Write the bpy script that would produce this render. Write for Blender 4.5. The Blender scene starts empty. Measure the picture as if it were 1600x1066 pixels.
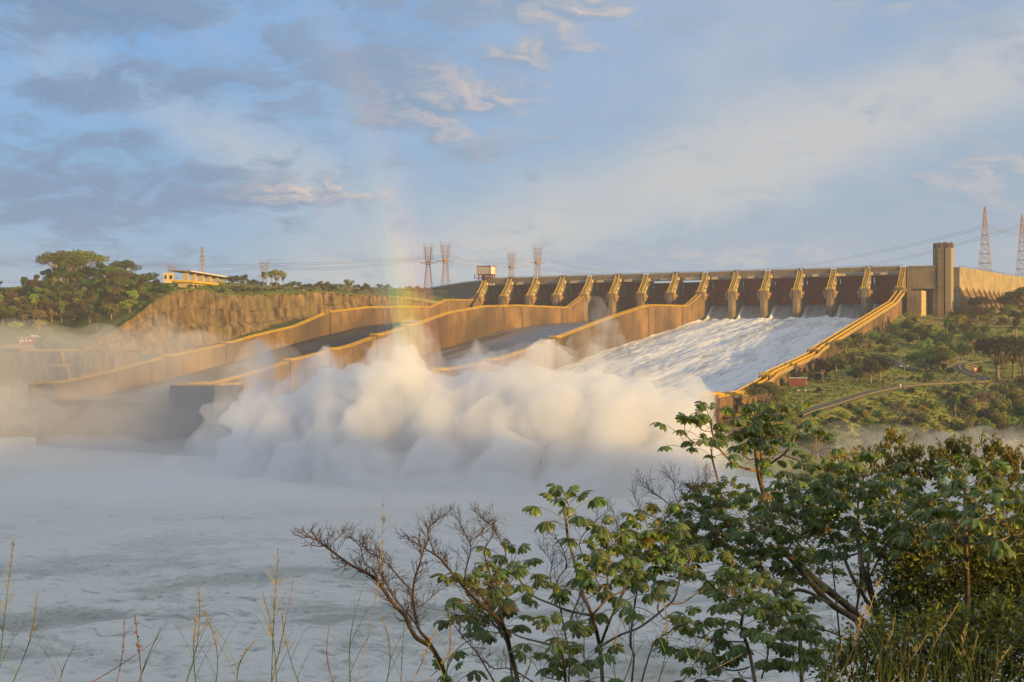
import bpy, bmesh, math, random
import numpy as np
from mathutils import Vector, Matrix, noise
R = math.radians
random.seed(7)
rng = np.random.default_rng(11)
scene = bpy.context.scene
col = scene.collection

# ------------------------------------------------------------------ camera, world, sun, exposure
CAMZ = 54.0
cam_d = bpy.data.cameras.new("camera")
cam = bpy.data.objects.new("camera", cam_d)
col.objects.link(cam)
cam.location = (0, 0, CAMZ)
cam.rotation_euler = (R(90), 0, 0)
cam_d.sensor_width = 36
cam_d.lens = 36 * 1900 / 1600
cam_d.shift_y = 2.5 / 1600
cam_d.clip_start = 0.2
cam_d.clip_end = 20000
scene.camera = cam

SUN_AZ, SUN_EL = 134.0, 7.5                # degrees clockwise from the viewing direction (+Y)
sd = bpy.data.lights.new("sun", 'SUN')
sd.energy = 5.0
sd.angle = R(0.6)
sd.color = (1.0, 0.63, 0.17)
sun = bpy.data.objects.new("sun", sd)
col.objects.link(sun)
to_sun = Vector((math.sin(R(SUN_AZ)) * math.cos(R(SUN_EL)), math.cos(R(SUN_AZ)) * math.cos(R(SUN_EL)), math.sin(R(SUN_EL))))
sun.rotation_euler = to_sun.to_track_quat('Z', 'Y').to_euler()
sun.location = (300, -300, 200)

scene.view_settings.view_transform = 'Standard'
scene.view_settings.look = 'None'
scene.view_settings.exposure = 0.26
scene.view_settings.gamma = 1.0
scene.view_settings.use_curve_mapping = False
scene.render.engine = 'CYCLES'
cy = scene.cycles
cy.max_bounces = 12
cy.diffuse_bounces = 3
cy.glossy_bounces = 2
cy.transmission_bounces = 2
cy.transparent_max_bounces = 12
cy.volume_bounces = 10
cy.use_denoising = True
cy.sample_clamp_indirect = 4
cy.caustics_reflective = False
cy.caustics_refractive = False

class NT:
    """small node helper"""
    def __init__(s, tree):
        s.t = tree
        s.n = tree.nodes
        s.l = tree.links
    def node(s, typ, **kw):
        n = s.n.new(typ)
        for k, v in kw.items():
            setattr(n, k, v)
        return n
    def put(s, sock, v):
        if v is None:
            return
        if hasattr(v, 'is_output') or isinstance(v, bpy.types.NodeSocket):
            s.l.new(v, sock)
        else:
            if isinstance(v, (tuple, list)) and len(v) == 3 and sock.type == 'RGBA':
                v = (*v, 1)
            sock.default_value = v
    def math(s, op, a, b=None, c=None, clamp=False):
        n = s.node('ShaderNodeMath', operation=op, use_clamp=clamp)
        for i, v in enumerate((a, b, c)):
            if v is not None:
                s.put(n.inputs[i], v)
        return n.outputs[0]
    def vmath(s, op, a, b=None, out=0):
        n = s.node('ShaderNodeVectorMath', operation=op)
        s.put(n.inputs[0], a)
        if b is not None:
            s.put(n.inputs[1], b)
        return n.outputs[out]
    def mix(s, f, a, b, typ='MIX'):
        n = s.node('ShaderNodeMix', data_type='RGBA', blend_type=typ)
        s.put(n.inputs[0], f); s.put(n.inputs[6], a); s.put(n.inputs[7], b)
        return n.outputs[2]
    def ramp(s, v, lo, hi, a=0.0, b=1.0, smooth=True):
        n = s.node('ShaderNodeMapRange', interpolation_type='SMOOTHSTEP' if smooth else 'LINEAR')
        s.put(n.inputs[0], v)
        n.inputs[1].default_value = lo; n.inputs[2].default_value = hi
        n.inputs[3].default_value = a; n.inputs[4].default_value = b
        return n.outputs[0]
    def noise(s, vec, scale, detail=4, rough=0.55, dist=0.0, out=0, lac=2.0):
        n = s.node('ShaderNodeTexNoise')
        s.put(n.inputs['Vector'], vec)
        n.inputs['Scale'].default_value = scale
        n.inputs['Detail'].default_value = detail
        n.inputs['Roughness'].default_value = rough
        n.inputs['Distortion'].default_value = dist
        n.inputs['Lacunarity'].default_value = lac
        return n.outputs[out]
    def mapping(s, vec, loc=(0, 0, 0), rot=(0, 0, 0), sc=(1, 1, 1)):
        n = s.node('ShaderNodeMapping')
        s.put(n.inputs[0], vec)
        n.inputs[1].default_value = loc; n.inputs[2].default_value = rot; n.inputs[3].default_value = sc
        return n.outputs[0]

# sky: Nishita plus a deck of evening cloud
world = bpy.data.worlds.new("World")
scene.world = world
world.use_nodes = True
w = NT(world.node_tree)
w.n.clear()
SKY = w.node('ShaderNodeTexSky', sky_type='NISHITA')
SKY.sun_disc = False
SKY.sun_elevation = R(SUN_EL)
SKY.sun_rotation = R(SUN_AZ)
SKY.altitude = 100
SKY.air_density = 1.0
SKY.dust_density = 1.5
SKY.ozone_density = 1.6
tc = w.node('ShaderNodeTexCoord')
sep = w.node('ShaderNodeSeparateXYZ'); w.l.new(tc.outputs['Generated'], sep.inputs[0])
sx, sy, sz = sep.outputs
az = w.math('ARCTAN2', sx, sy)
el = w.math('ARCSINE', sz)
ang = w.node('ShaderNodeCombineXYZ'); w.put(ang.inputs[0], az); w.put(ang.inputs[1], el)
zz = w.math('ADD', w.math('MAXIMUM', sz, 0.0), 0.25)
deck = w.node('ShaderNodeCombineXYZ')
w.put(deck.inputs[0], w.math('DIVIDE', sx, zz)); w.put(deck.inputs[1], w.math('DIVIDE', sy, zz))
def blob(px, py, rx, ry, wgt, rot=0.0):
    a = math.atan((px - 800) / 1900); e = math.atan((535.5 - py) / 1900)
    v = w.vmath('SUBTRACT', ang.outputs[0], (a, e, 0))
    if rot:
        v = w.mapping(v, rot=(0, 0, rot))
    v = w.vmath('MULTIPLY', v, (1900 / rx, 1900 / ry, 0))
    d = w.vmath('LENGTH', v, out=1)
    return w.math('MULTIPLY', w.ramp(d, 0.0, 1.6, 1.0, 0.0), wgt)
def add(*a):
    r = a[0]
    for b in a[1:]:
        r = w.math('ADD', r, b)
    return r
warp = w.noise(deck.outputs[0], 5, 3, 0.6, out=1)
dv = w.vmath('ADD', deck.outputs[0], w.vmath('MULTIPLY', w.vmath('SUBTRACT', warp, (0.5, 0.5, 0.5)), (0.22, 0.22, 0)))
n1 = w.math('ADD', w.math('MULTIPLY', w.noise(dv, 8.5, 9, 0.62), 1.45), -.225)
n2 = w.noise(w.vmath('ADD', dv, (7.3, 2.1, 0)), 1.4, 4, 0.5)
bias = add(blob(90, 45, 190, 75, .40), blob(240, 30, 150, 40, .26), blob(240, 155, 110, 30, .36), blob(110, 178, 110, 28, .32),
           blob(60, 295, 160, 60, .36), blob(190, 238, 80, 22, .26), blob(120, 350, 180, 28, .30), blob(390, 300, 200, 48, .42),
           blob(540, 110, 200, 90, .36), blob(700, 165, 160, 80, .36), blob(760, 8, 190, 30, .36),
           blob(890, 20, 130, 34, .34), blob(840, 82, 120, 24, .30), blob(1080, 40, 120, 50, .16),
           blob(1480, 30, 260, 60, .22), blob(1560, 275, 130, 50, .30), blob(1380, 360, 380, 60, .36, -.14), blob(1050, 405, 260, 24, .26),
           blob(740, 240, 60, 10, .24), blob(1560, 110, 150, 50, .2), blob(1350, 400, 600, 40, .08), blob(60, 410, 300, 30, .2))
cov = add(n1, w.math('MULTIPLY', n2, 0.18), bias)
cloud = w.ramp(cov, 0.62, 1.02)
n1b = w.noise(w.vmath('ADD', dv, (0.018, -0.024, 0)), 8.5, 7, 0.62)
edge = w.math('SUBTRACT', n1, w.math('ADD', w.math('MULTIPLY', n1b, 1.45), -.225))
warmreg = add(blob(740, 165, 150, 70, .8), blob(890, 15, 130, 34, 1.0), blob(490, 305, 110, 30, 1.0), blob(860, 80, 110, 22, .8), blob(610, 300, 60, 12, .6), blob(1560, 290, 140, 60, .5), blob(1150, 400, 200, 20, .5), blob(1400, 40, 200, 50, .4), 0.06)
lit = w.math('MULTIPLY', w.ramp(edge, -0.16, 0.26), warmreg, clamp=True)
grey = w.ramp(az, -0.35, 0.25, 0, 1)
ccol = w.mix(lit, w.mix(grey, (1.55, 2.45, 3.9), (2.7, 3.6, 4.7)), (6.0, 4.9, 4.3))
grad = w.ramp(el, 0.0, 0.30, 0, 1, smooth=False)
blue = w.mix(grad, w.mix(grey, (2.3, 3.9, 5.7), (2.7, 4.0, 5.3)), w.mix(grey, (1.35, 3.5, 7.1), (2.9, 4.0, 6.0)))
base = w.mix(0.80, SKY.outputs[0], blue)
base = w.mix(w.ramp(el, 0.30, 0.75, 0, .8), base, (4.6, 4.5, 4.5))
veiln = w.noise(w.mapping(dv, rot=(0, 0, .5), sc=(1, .35, 1)), 2.2, 5, 0.6)
veil = w.ramp(add(veiln, blob(1200, 250, 620, 80, .50, -0.30), blob(620, 330, 260, 150, .16), blob(330, 215, 240, 50, .26, .4), blob(1100, 120, 500, 160, .10)), 0.40, 1.05, 0.0, 0.78)
base = w.mix(veil, base, (5.1, 5.0, 4.85))
skyc = w.mix(w.math('MULTIPLY', cloud, 0.88), base, ccol)
bg = w.node('ShaderNodeBackground'); w.put(bg.inputs[0], skyc); bg.inputs[1].default_value = 0.10
wo = w.node('ShaderNodeOutputWorld'); w.l.new(bg.outputs[0], wo.inputs[0])
# ------------------------------------------------------------------ helpers
def tag(o, label=None, cat=None, group=None, kind=None):
    if label: o['label'] = label
    if cat: o['category'] = cat
    if group: o['group'] = group
    if kind: o['kind'] = kind
    return o

def empty(name, loc=(0, 0, 0), rz=0.0):
    o = bpy.data.objects.new(name, None)
    col.objects.link(o)
    o.location = loc
    o.rotation_euler = (0, 0, rz)
    o.empty_display_size = 1
    return o

class MB:
    def __init__(s):
        s.v = []; s.f = []; s.m = []
    def add(s, vs, fs, mi=0):
        b = len(s.v)
        s.v.extend(vs)
        s.f.extend([tuple(i + b for i in f) for f in fs])
        s.m.extend([mi] * len(fs))
    def box(s, x0, x1, y0, y1, z0, z1, mi=0):
        s.add([(x0, y0, z0), (x1, y0, z0), (x1, y1, z0), (x0, y1, z0), (x0, y0, z1), (x1, y0, z1), (x1, y1, z1), (x0, y1, z1)],
              [(0, 3, 2, 1), (4, 5, 6, 7), (0, 1, 5, 4), (1, 2, 6, 5), (2, 3, 7, 6), (3, 0, 4, 7)], mi)
    def prism(s, prof, x0, x1, mi=0):
        """profile of (y, z) extruded along x"""
        n = len(prof)
        s.add([(x0, y, z) for y, z in prof] + [(x1, y, z) for y, z in prof],
              [tuple(range(n))[::-1], tuple(range(n, 2 * n))] + [(i, (i + 1) % n, n + (i + 1) % n, n + i) for i in range(n)], mi)
    def tube(s, pts, rads, n=6, mi=0, cap=True):
        pts = [Vector(p) for p in pts]
        if not hasattr(rads, '__len__'):
            rads = [rads] * len(pts)
        b = len(s.v)
        a = None
        for i, p in enumerate(pts):
            d = (pts[min(i + 1, len(pts) - 1)] - pts[max(i - 1, 0)])
            if d.length < 1e-9: d = Vector((0, 0, 1))
            d.normalize()
            if a is None:
                a = d.cross(Vector((0, 0, 1)) if abs(d.z) < .9 else Vector((1, 0, 0)))
            else:
                a = a - d * a.dot(d)
            a.normalize(); c = d.cross(a)
            for k in range(n):
                t = 2 * math.pi * k / n
                q = p + (a * math.cos(t) + c * math.sin(t)) * rads[i]
                s.v.append(tuple(q))
        for i in range(len(pts) - 1):
            for k in range(n):
                k2 = (k + 1) % n
                s.f.append((b + i * n + k, b + i * n + k2, b + (i + 1) * n + k2, b + (i + 1) * n + k)); s.m.append(mi)
        if cap:
            s.f.append(tuple(b + k for k in range(n))[::-1]); s.m.append(mi)
            e = b + (len(pts) - 1) * n
            s.f.append(tuple(e + k for k in range(n))); s.m.append(mi)
    def bar(s, a, b, wd, mi=0):
        s.tube([a, b], wd / 2 * 1.41, 4, mi)
    def build(s, name, mats, parent=None, loc=(0, 0, 0), rz=0.0, smooth=False):
        me = bpy.data.meshes.new(name)
        me.from_pydata(s.v, [], s.f)
        if not isinstance(mats, (list, tuple)): mats = [mats]
        for m in mats: me.materials.append(m)
        if len(mats) > 1: me.polygons.foreach_set('material_index', s.m)
        if smooth: me.polygons.foreach_set('use_smooth', [True] * len(me.polygons))
        me.update()
        return link(name, me, parent, loc, rz)

def link(name, me, parent=None, loc=(0, 0, 0), rz=0.0):
    o = bpy.data.objects.new(name, me)
    col.objects.link(o)
    o.location = loc
    o.rotation_euler = (0, 0, rz)
    if parent: o.parent = parent
    return o

def grid_obj(name, P, mat, keep=None, smooth=True, parent=None):
    """P: array (n, m, 3)"""
    n, m = P.shape[:2]
    idx = np.arange(n * m).reshape(n, m)
    F = np.stack([idx[:-1, :-1], idx[1:, :-1], idx[1:, 1:], idx[:-1, 1:]], -1).reshape(-1, 4)
    if keep is not None: F = F[keep.reshape(-1)]
    me = bpy.data.meshes.new(name)
    me.from_pydata(P.reshape(-1, 3).tolist(), [], F.tolist())
    me.materials.append(mat)
    if smooth: me.polygons.foreach_set('use_smooth', [True] * len(me.polygons))
    me.update()
    return link(name, me, parent)

def copy_tree(root):
    r = root.copy(); col.objects.link(r)
    for ch in root.children:
        c = ch.copy(); col.objects.link(c); c.parent = r
        for g in ch.children:
            d = g.copy(); col.objects.link(d); d.parent = c
    return r

def fbm(x, y, z=0.0, oct=5, lac=2.03, gain=0.5, seed=0.0):
    """cheap value noise on numpy arrays, range about -1..1"""
    x = np.asarray(x, float); y = np.asarray(y, float); z = np.asarray(z, float) + np.zeros_like(x)
    tot = np.zeros_like(x); amp = 1.0; fr = 1.0; nrm = 0
    def h(i, j, k):
        n = (i * 374761393 + j * 668265263 + k * 2147483647 + int(seed * 7919)) & 0x7fffffff
        n = ((n ^ (n >> 13)) * 1274126177) & 0x7fffffff
        return ((n ^ (n >> 16)) & 0xffff) / 32767.5 - 1
    for _ in range(oct):
        X = x * fr; Y = y * fr; Z = z * fr
        i = np.floor(X).astype(np.int64); j = np.floor(Y).astype(np.int64); k = np.floor(Z).astype(np.int64)
        a = X - i; b = Y - j; c = Z - k
        a = a * a * (3 - 2 * a); b = b * b * (3 - 2 * b); c = c * c * (3 - 2 * c)
        r = 0
        for di, wa in ((0, 1 - a), (1, a)):
            for dj, wb in ((0, 1 - b), (1, b)):
                for dk, wc in ((0, 1 - c), (1, c)):
                    r = r + wa * wb * wc * h(i + di, j + dj, k + dk)
        tot += amp * r; nrm += amp
        amp *= gain; fr *= lac; x = x + 17.3; y = y - 9.1; z = z + 5.7
    return tot / nrm

def at(px, py, Y):
    """world point seen at a photograph pixel at depth Y"""
    return Vector(((px - 800) / 1900 * Y, Y, CAMZ - (py - 535.5) / 1900 * Y))

# spillway frame: u along the crest (0 = left abutment pier), v downstream, z up
SA = R(29)
UX, UY = math.cos(SA), -math.sin(SA)
VX, VY = -math.sin(SA), -math.cos(SA)
OX, OY = -22.1, 1050.8
def S(u, v, z=0.0):
    return Vector((OX + u * UX + v * VX, OY + u * UY + v * VY, z))
def toUV(x, y):
    dx = x - OX; dy = y - OY
    return dx * UX + dy * UY, dx * VX + dy * VY

# ------------------------------------------------------------------ materials
def mat(name, c1, c2=None, rough=0.9, scale=0.3, streak=None, bump=0.0, bscale=2.0, spec=0.3, c3=None, var=0.0, metal=0.0, coords='Object', transl=0.0, detail=6, contrast=(0.35, 0.65)):
    m = bpy.data.materials.new(name)
    m.use_nodes = True
    t = NT(m.node_tree); t.n.clear()
    out = t.node('ShaderNodeOutputMaterial')
    bs = t.node('ShaderNodeBsdfPrincipled')
    tcn = t.node('ShaderNodeTexCoord')
    vec = tcn.outputs[coords]
    if coords == 'World':
        pass
    c = c1
    if c2 is not None:
        f = t.ramp(t.noise(vec, scale, detail, 0.6), *contrast)
        c = t.mix(f, c1, c2)
    if streak is not None:                     # streak = (colour, scale vector, amount)
        sv = t.mapping(vec, sc=streak[1])
        f = t.math('MULTIPLY', t.ramp(t.noise(sv, 1.0, 6, 0.65), 0.42, 0.72), streak[2])
        c = t.mix(f, c, streak[0])
    if c3 is not None:
        f = t.ramp(t.noise(t.vmath('ADD', vec, (31, 7, 3)), scale * 0.31, 3, 0.5), 0.5, 0.68)
        c = t.mix(f, c, c3)
    if var > 0:
        oi = t.node('ShaderNodeObjectInfo')
        hs = t.node('ShaderNodeHueSaturation')
        t.put(hs.inputs['Hue'], t.ramp(oi.outputs['Random'], 0, 1, 0.5 - var * 0.07, 0.5 + var * 0.06, False))
        t.put(hs.inputs['Value'], t.ramp(t.math('FRACT', t.math('MULTIPLY', oi.outputs['Random'], 7.13)), 0, 1, 1 - var * 0.45, 1 + var * 0.6, False))
        t.put(hs.inputs['Color'], c)
        c = hs.outputs[0]
    t.put(bs.inputs['Base Color'], c)
    bs.inputs['Roughness'].default_value = rough
    bs.inputs['Specular IOR Level'].default_value = spec
    bs.inputs['Metallic'].default_value = metal
    if bump:
        bn = t.node('ShaderNodeBump'); bn.inputs['Strength'].default_value = min(1, bump); bn.inputs['Distance'].default_value = bump * 0.6
        t.put(bn.inputs['Height'], t.noise(vec, bscale, 6, 0.6))
        t.l.new(bn.outputs[0], bs.inputs['Normal'])
    if transl > 0:
        tr = t.node('ShaderNodeBsdfTranslucent'); t.put(tr.inputs[0], c)
        mx = t.node('ShaderNodeMixShader'); mx.inputs[0].default_value = transl
        t.l.new(bs.outputs[0], mx.inputs[1]); t.l.new(tr.outputs[0], mx.inputs[2]); t.l.new(mx.outputs[0], out.inputs[0])
    else:
        t.l.new(bs.outputs[0], out.inputs[0])
    m['n'] = name
    return m

M = {}
M['conc'] = mat('aged_concrete', (.29, .215, .115), (.19, .14, .075), scale=.10, streak=((.10, .075, .055), (.5, .5, .05), .65), bump=.25, bscale=.8, var=.25)
M['wallc'] = mat('training_wall_concrete', (.31, .19, .085), (.20, .125, .06), scale=.05, streak=((.085, .06, .042), (.16, .16, .03), .75), bump=.35, bscale=.7, var=.12, c3=(.11, .075, .048))
M['conc_w'] = mat('pale_concrete', (.46, .36, .22), (.33, .25, .15), scale=.12, streak=((.16, .12, .08), (.6, .6, .06), .5), bump=.2, bscale=.8)
M['joint'] = mat('joint_shadow_concrete', (.10, .075, .055), (.07, .055, .04), scale=.3)
M['yellow'] = mat('yellow_rail_paint', (.80, .50, .012), (.66, .40, .012), scale=.4, rough=.55)
M['red'] = mat('rust_red_gate_paint', (.30, .030, .014), (.21, .024, .012), scale=.25, streak=((.05, .028, .022), (.8, .8, .08), .6), rough=.65)
M['redrib'] = mat('red_rib_paint', (.40, .030, .010), (.28, .024, .010), scale=.35, rough=.6)
M['steel'] = mat('dull_steel', (.20, .17, .14), (.13, .10, .08), scale=.5, rough=.6, metal=.2)
M['floor1'] = mat('dry_chute_concrete', (.095, .068, .05), (.06, .046, .038), scale=.05, streak=((.16, .125, .095), (.018, .35, .1), .55), bump=.15, rough=.8, c3=(.045, .042, .042))
M['lipc'] = mat('dark_wet_concrete', (.075, .062, .052), (.045, .04, .036), scale=.09, streak=((.03, .028, .027), (.3, .3, .04), .6), bump=.3, rough=.75)
M['rockfill'] = mat('dark_rockfill', (.10, .085, .062), (.035, .032, .026), scale=1.1, bump=.9, bscale=1.0, c3=(.14, .11, .075), contrast=(.42, .58))
M['cliff'] = mat('basalt_cliff', (.30, .205, .10), (.14, .10, .055), scale=.14, streak=((.035, .028, .022), (.34, .34, .03), 1.0), bump=1.0, bscale=.45, c3=(.19, .145, .065))
M['white'] = mat('white_paint', (.78, .74, .66), (.66, .60, .50), scale=.5, rough=.5)
M['cream'] = mat('cream_paint', (.62, .50, .26), (.52, .40, .20), scale=.3, rough=.7)
M['roofw'] = mat('pale_sheet_roof', (.62, .57, .50), (.48, .43, .37), scale=.6, rough=.5)
M['brick'] = mat('red_brick', (.30, .10, .07), (.22, .075, .055), scale=1.5, rough=.9)
M['dark'] = mat('dark_opening', (.03, .028, .026), None)
M['asph'] = mat('worn_asphalt', (.085, .078, .07), (.065, .06, .055), scale=.2, rough=.85)
M['line'] = mat('road_paint', (.70, .60, .42), (.5, .43, .3), scale=.8)
M['sand'] = mat('pale_kerb_stone', (.27, .225, .11), (.20, .17, .08), scale=.4)
M['pylon'] = mat('galvanised_lattice_steel', (.36, .23, .17), (.27, .17, .13), scale=.5, rough=.6)
M['wire'] = mat('power_cable', (.16, .13, .13), None, rough=.6)
M['hill'] = mat('grass_and_scrub', (.30, .30, .045), (.17, .19, .03), scale=.05, c3=(.34, .24, .075), bump=.8, bscale=.6, detail=9, contrast=(.4, .62))
M['plateau'] = mat('hilltop_grass', (.13, .145, .025), (.075, .095, .02), scale=.05, c3=(.16, .12, .045), bump=.8, bscale=.6, detail=8)
M['bankc'] = mat('river_bank_earth', (.09, .085, .03), (.05, .055, .02), scale=.4, c3=(.09, .065, .035), bump=.8, bscale=2)
M['bark'] = mat('pale_bark', (.30, .22, .13), (.19, .135, .08), scale=3, bump=.3, bscale=6)
M['twig'] = mat('bare_twig_bark', (.10, .065, .042), (.065, .045, .032), scale=8, bump=.2, bscale=20)
M['fbark'] = mat('dull_far_bark', (.34, .25, .15), (.2, .14, .09), scale=1)
# ------------------------------------------------------------------ terrain
def tps(P, Z, smooth=0.0):
    P = np.asarray(P, float); Z = np.asarray(Z, float); n = len(P)
    def U(r2): return np.where(r2 > 0, r2 * np.log(r2 + 1e-12), 0)
    s = 100.0; Q = P / s
    d = ((Q[:, None] - Q[None]) ** 2).sum(-1)
    A = np.zeros((n + 3, n + 3)); A[:n, :n] = U(d) + smooth * np.eye(n)
    A[:n, n] = 1; A[:n, n + 1:] = Q; A[n, :n] = 1; A[n + 1:, :n] = Q.T
    c = np.linalg.solve(A, np.r_[Z, 0, 0, 0])
    def f(x, y):
        x = np.asarray(x, float) / s; y = np.asarray(y, float) / s
        r = np.zeros(x.shape)
        for i in range(n):
            r += c[i] * U((x - Q[i, 0]) ** 2 + (y - Q[i, 1]) ** 2)
        return r + c[n] + c[n + 1] * x + c[n + 2] * y
    return f

# measured profiles along the chutes
TOPV = [-14, 0, 12, 44, 130, 175, 222, 260, 300, 330, 377, 420, 450, 476]
TOPZ = [93, 93, 93, 80.8, 80.3, 78.5, 73, 65, 58, 51.5, 44.5, 36.5, 32, 32]
F1V = [-14, 0, 60, 127, 182, 242, 301, 350, 422, 450, 472]; F1Z = [73, 73, 72, 70, 66.2, 56.8, 46, 37, 25.5, 23.0, 24.4]
F2V = [-14, 0, 25, 82, 145, 223, 300, 350, 415, 448, 472]; F2Z = [73, 73, 70.5, 68.5, 63.5, 51, 40, 32.5, 24, 21.5, 23.5]
F3V = [-14, 0, 18, 45, 100, 183, 220, 300, 380, 425, 455, 472]; F3Z = [74, 73, 71.0, 68.5, 62, 51.3, 45.3, 34.5, 23, 18.5, 17.5, 19.5]
JETV = [-16, -9, -3, 4, 11, 17, 24, 35, 60]; JETZ = [83.6, 83.2, 81.6, 78.2, 74.0, 70.6, 69.6, 68.9, 66.6]
def smooth_interp(v, V, Z):
    v = np.asarray(v, float)
    o = 0
    for d, wt in ((-14, 1), (-7, 2), (0, 3), (7, 2), (14, 1)):
        o = o + wt * np.interp(v + d, V, Z)
    return o / 9
def T(v, w1=False, w4=False, w3=False):
    if w3: return np.interp(v, [-14, 12, 16, 45, 118, 135, 183, 256, 279, 314, 338, 377, 420, 450, 476], [93, 93, 90.8, 80.7, 79.3, 77.1, 69.7, 56.8, 52.3, 46.6, 43.1, 40, 36, 32, 32])
    if w1: return np.interp(v, [-14, 12, 25, 64, 90, 130, 172, 222, 259, 300, 328, 377, 420, 452, 476], [93, 93, 88.9, 88.3, 81.4, 80.9, 79.4, 74.5, 64.2, 57.5, 51.8, 44.7, 37, 32, 32])
    if w4: return np.interp(v, [-14, 6, 12, 45, 239, 250, 325, 336, 371, 415], [93, 93, 91.5, 81.3, 50.3, 47.2, 38.5, 35.3, 30.4, 30.4])
    return np.interp(v, TOPV, TOPZ)

def uvpt(u, v, z): p = S(u, v); return (p.x, p.y, z)
def pp(px, py, Y): p = at(px, py, Y); return (p.x, p.y, p.z)
# right bank
RC = [uvpt(353, -5, 78), uvpt(353, 20, 74), uvpt(353, 60, 66), uvpt(353, 100, 60), uvpt(353, 150, 53), uvpt(353, 200, 47), uvpt(353, 239, 42), uvpt(353, 300, 35), uvpt(353, 340, 28), uvpt(353, 375, 22), uvpt(353, 415, 9), uvpt(353, 430, -2),
      uvpt(340, 440, -5), uvpt(330, 470, -8), uvpt(370, 440, -3),
      pp(1450, 497, 862), pp(1600, 492, 900), pp(1500, 490, 878), pp(1400, 520, 800), pp(1500, 520, 810), pp(1600, 515, 820),
      pp(1400, 560, 700), pp(1500, 556, 715), pp(1600, 560, 730), pp(1300, 575, 660), pp(1300, 600, 600), pp(1450, 600, 620), pp(1600, 600, 630),
      pp(1250, 640, 540), pp(1400, 640, 560), pp(1520, 640, 570), pp(1600, 640, 580), pp(1200, 690, 500), pp(1350, 705, 520), pp(1280, 690, 510), pp(1500, 695, 545), pp(1600, 700, 560), pp(1700, 690, 575),
      (at(1230, 740, 485).x, 470, -4), (at(1400, 735, 525).x, 500, -5), (at(1600, 735, 545).x, 525, -5), (at(1800, 735, 560).x, 545, -5),
      (at(1110, 760, 455).x, 455, -5), (at(1200, 760, 440).x, 440, -7), (at(1300, 760, 440).x, 440, -7), (100, 380, -12), (250, 370, -12),
      (150, 430, -9), (250, 440, -9), (400, 440, -9), (600, 500, -7), (500, 600, 30), (700, 620, 30), (500, 760, 62), (700, 900, 80), (600, 1050, 90), (900, 700, 50), (900, 1000, 90), (450, 950, 84), (420, 880, 79)]
rfn = tps([p[:2] for p in RC], [p[2] for p in RC], 0.002)
def zr(x, y):
    x = np.asarray(x, float); y = np.asarray(y, float)
    return rfn(x, y) + 1.3 * fbm(x / 38, y / 38, oct=4, seed=3) + 0.5 * fbm(x / 9, y / 9, oct=3, seed=5)
xs = np.arange(60, 1000, 4.0); ys = np.arange(390, 1250, 4.0)
GX, GY = np.meshgrid(xs, ys, indexing='ij')
GZ = zr(GX, GY)
uu, vv = toUV(GX, GY)
lim = np.where(vv > -2, 349.5, 349.5)
keepv = ((uu > lim) & (vv > -8)) | ((uu > 340) & (vv > 416)) | ((uu > 388) & (vv <= -8))
keep = keepv[:-1, :-1] & keepv[1:, :-1] & keepv[1:, 1:] & keepv[:-1, 1:]
tag(grid_obj('hillside', np.stack([GX, GY, GZ], -1), M['hill'], keep), kind='structure')
class Look:
    """bilinear look-up in a terrain grid"""
    def __init__(s, xs, ys, Z): s.x0 = xs[0]; s.y0 = ys[0]; s.d = 1 / (xs[1] - xs[0]); s.Z = Z.tolist(); s.n = len(xs) - 2; s.m = len(ys) - 2
    def one(s, x, y):
        a = (x - s.x0) * s.d; b = (y - s.y0) * s.d
        a = min(max(a, 0), s.n + .999); b = min(max(b, 0), s.m + .999)
        i = int(a); j = int(b); a -= i; b -= j; Z = s.Z
        return (Z[i][j] * (1 - b) + Z[i][j + 1] * b) * (1 - a) + (Z[i + 1][j] * (1 - b) + Z[i + 1][j + 1] * b) * a
    def __call__(s, x, y): return np.array([s.one(float(p), float(q)) for p, q in zip(np.ravel(x), np.ravel(y))])
zr_exact = zr
zr = Look(xs, ys, GZ)

# left bank: hilltop plateau and lower bench
LC = [pp(690, 474, 1050), pp(604, 466, 990), pp(500, 458, 918), pp(430, 460, 874), pp(350, 463, 828), pp(300, 455, 800), pp(276, 457, 785), pp(245, 470, 770), pp(215, 491, 757), pp(190, 509, 747), pp(165, 521, 740), pp(125, 545, 727),
      pp(60, 546, 719), pp(0, 548, 712), pp(-100, 548, 706), pp(-300, 548, 690), pp(100, 523, 758), pp(20, 523, 755), pp(-100, 523, 750), pp(640, 456, 1110), pp(720, 455, 1120), pp(560, 449, 1159), pp(330, 446, 850), pp(280, 449, 830), pp(420, 452, 890), pp(230, 456, 830), pp(180, 470, 800), pp(100, 462, 830),
      pp(40, 470, 820), pp(0, 476, 820), pp(-100, 476, 820), pp(-300, 470, 820), pp(100, 448, 900), pp(-100, 455, 900), pp(300, 445, 950), pp(100, 449, 1000), pp(450, 450, 1000), pp(560, 452, 1020), pp(-300, 455, 1000), pp(700, 462, 1090), pp(500, 452, 1150), pp(0, 452, 1200),
      (-60, 1100, 95), (0, 1200, 90), (-300, 1300, 100), (-700, 1300, 100), (0, 1400, 80)]
lfn = tps([p[:2] for p in LC], [p[2] for p in LC], 0.002)
def zl(x, y):
    x = np.asarray(x, float); y = np.asarray(y, float)
    return lfn(x, y) + 0.9 * fbm(x / 38, y / 38, oct=4, seed=8)
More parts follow.
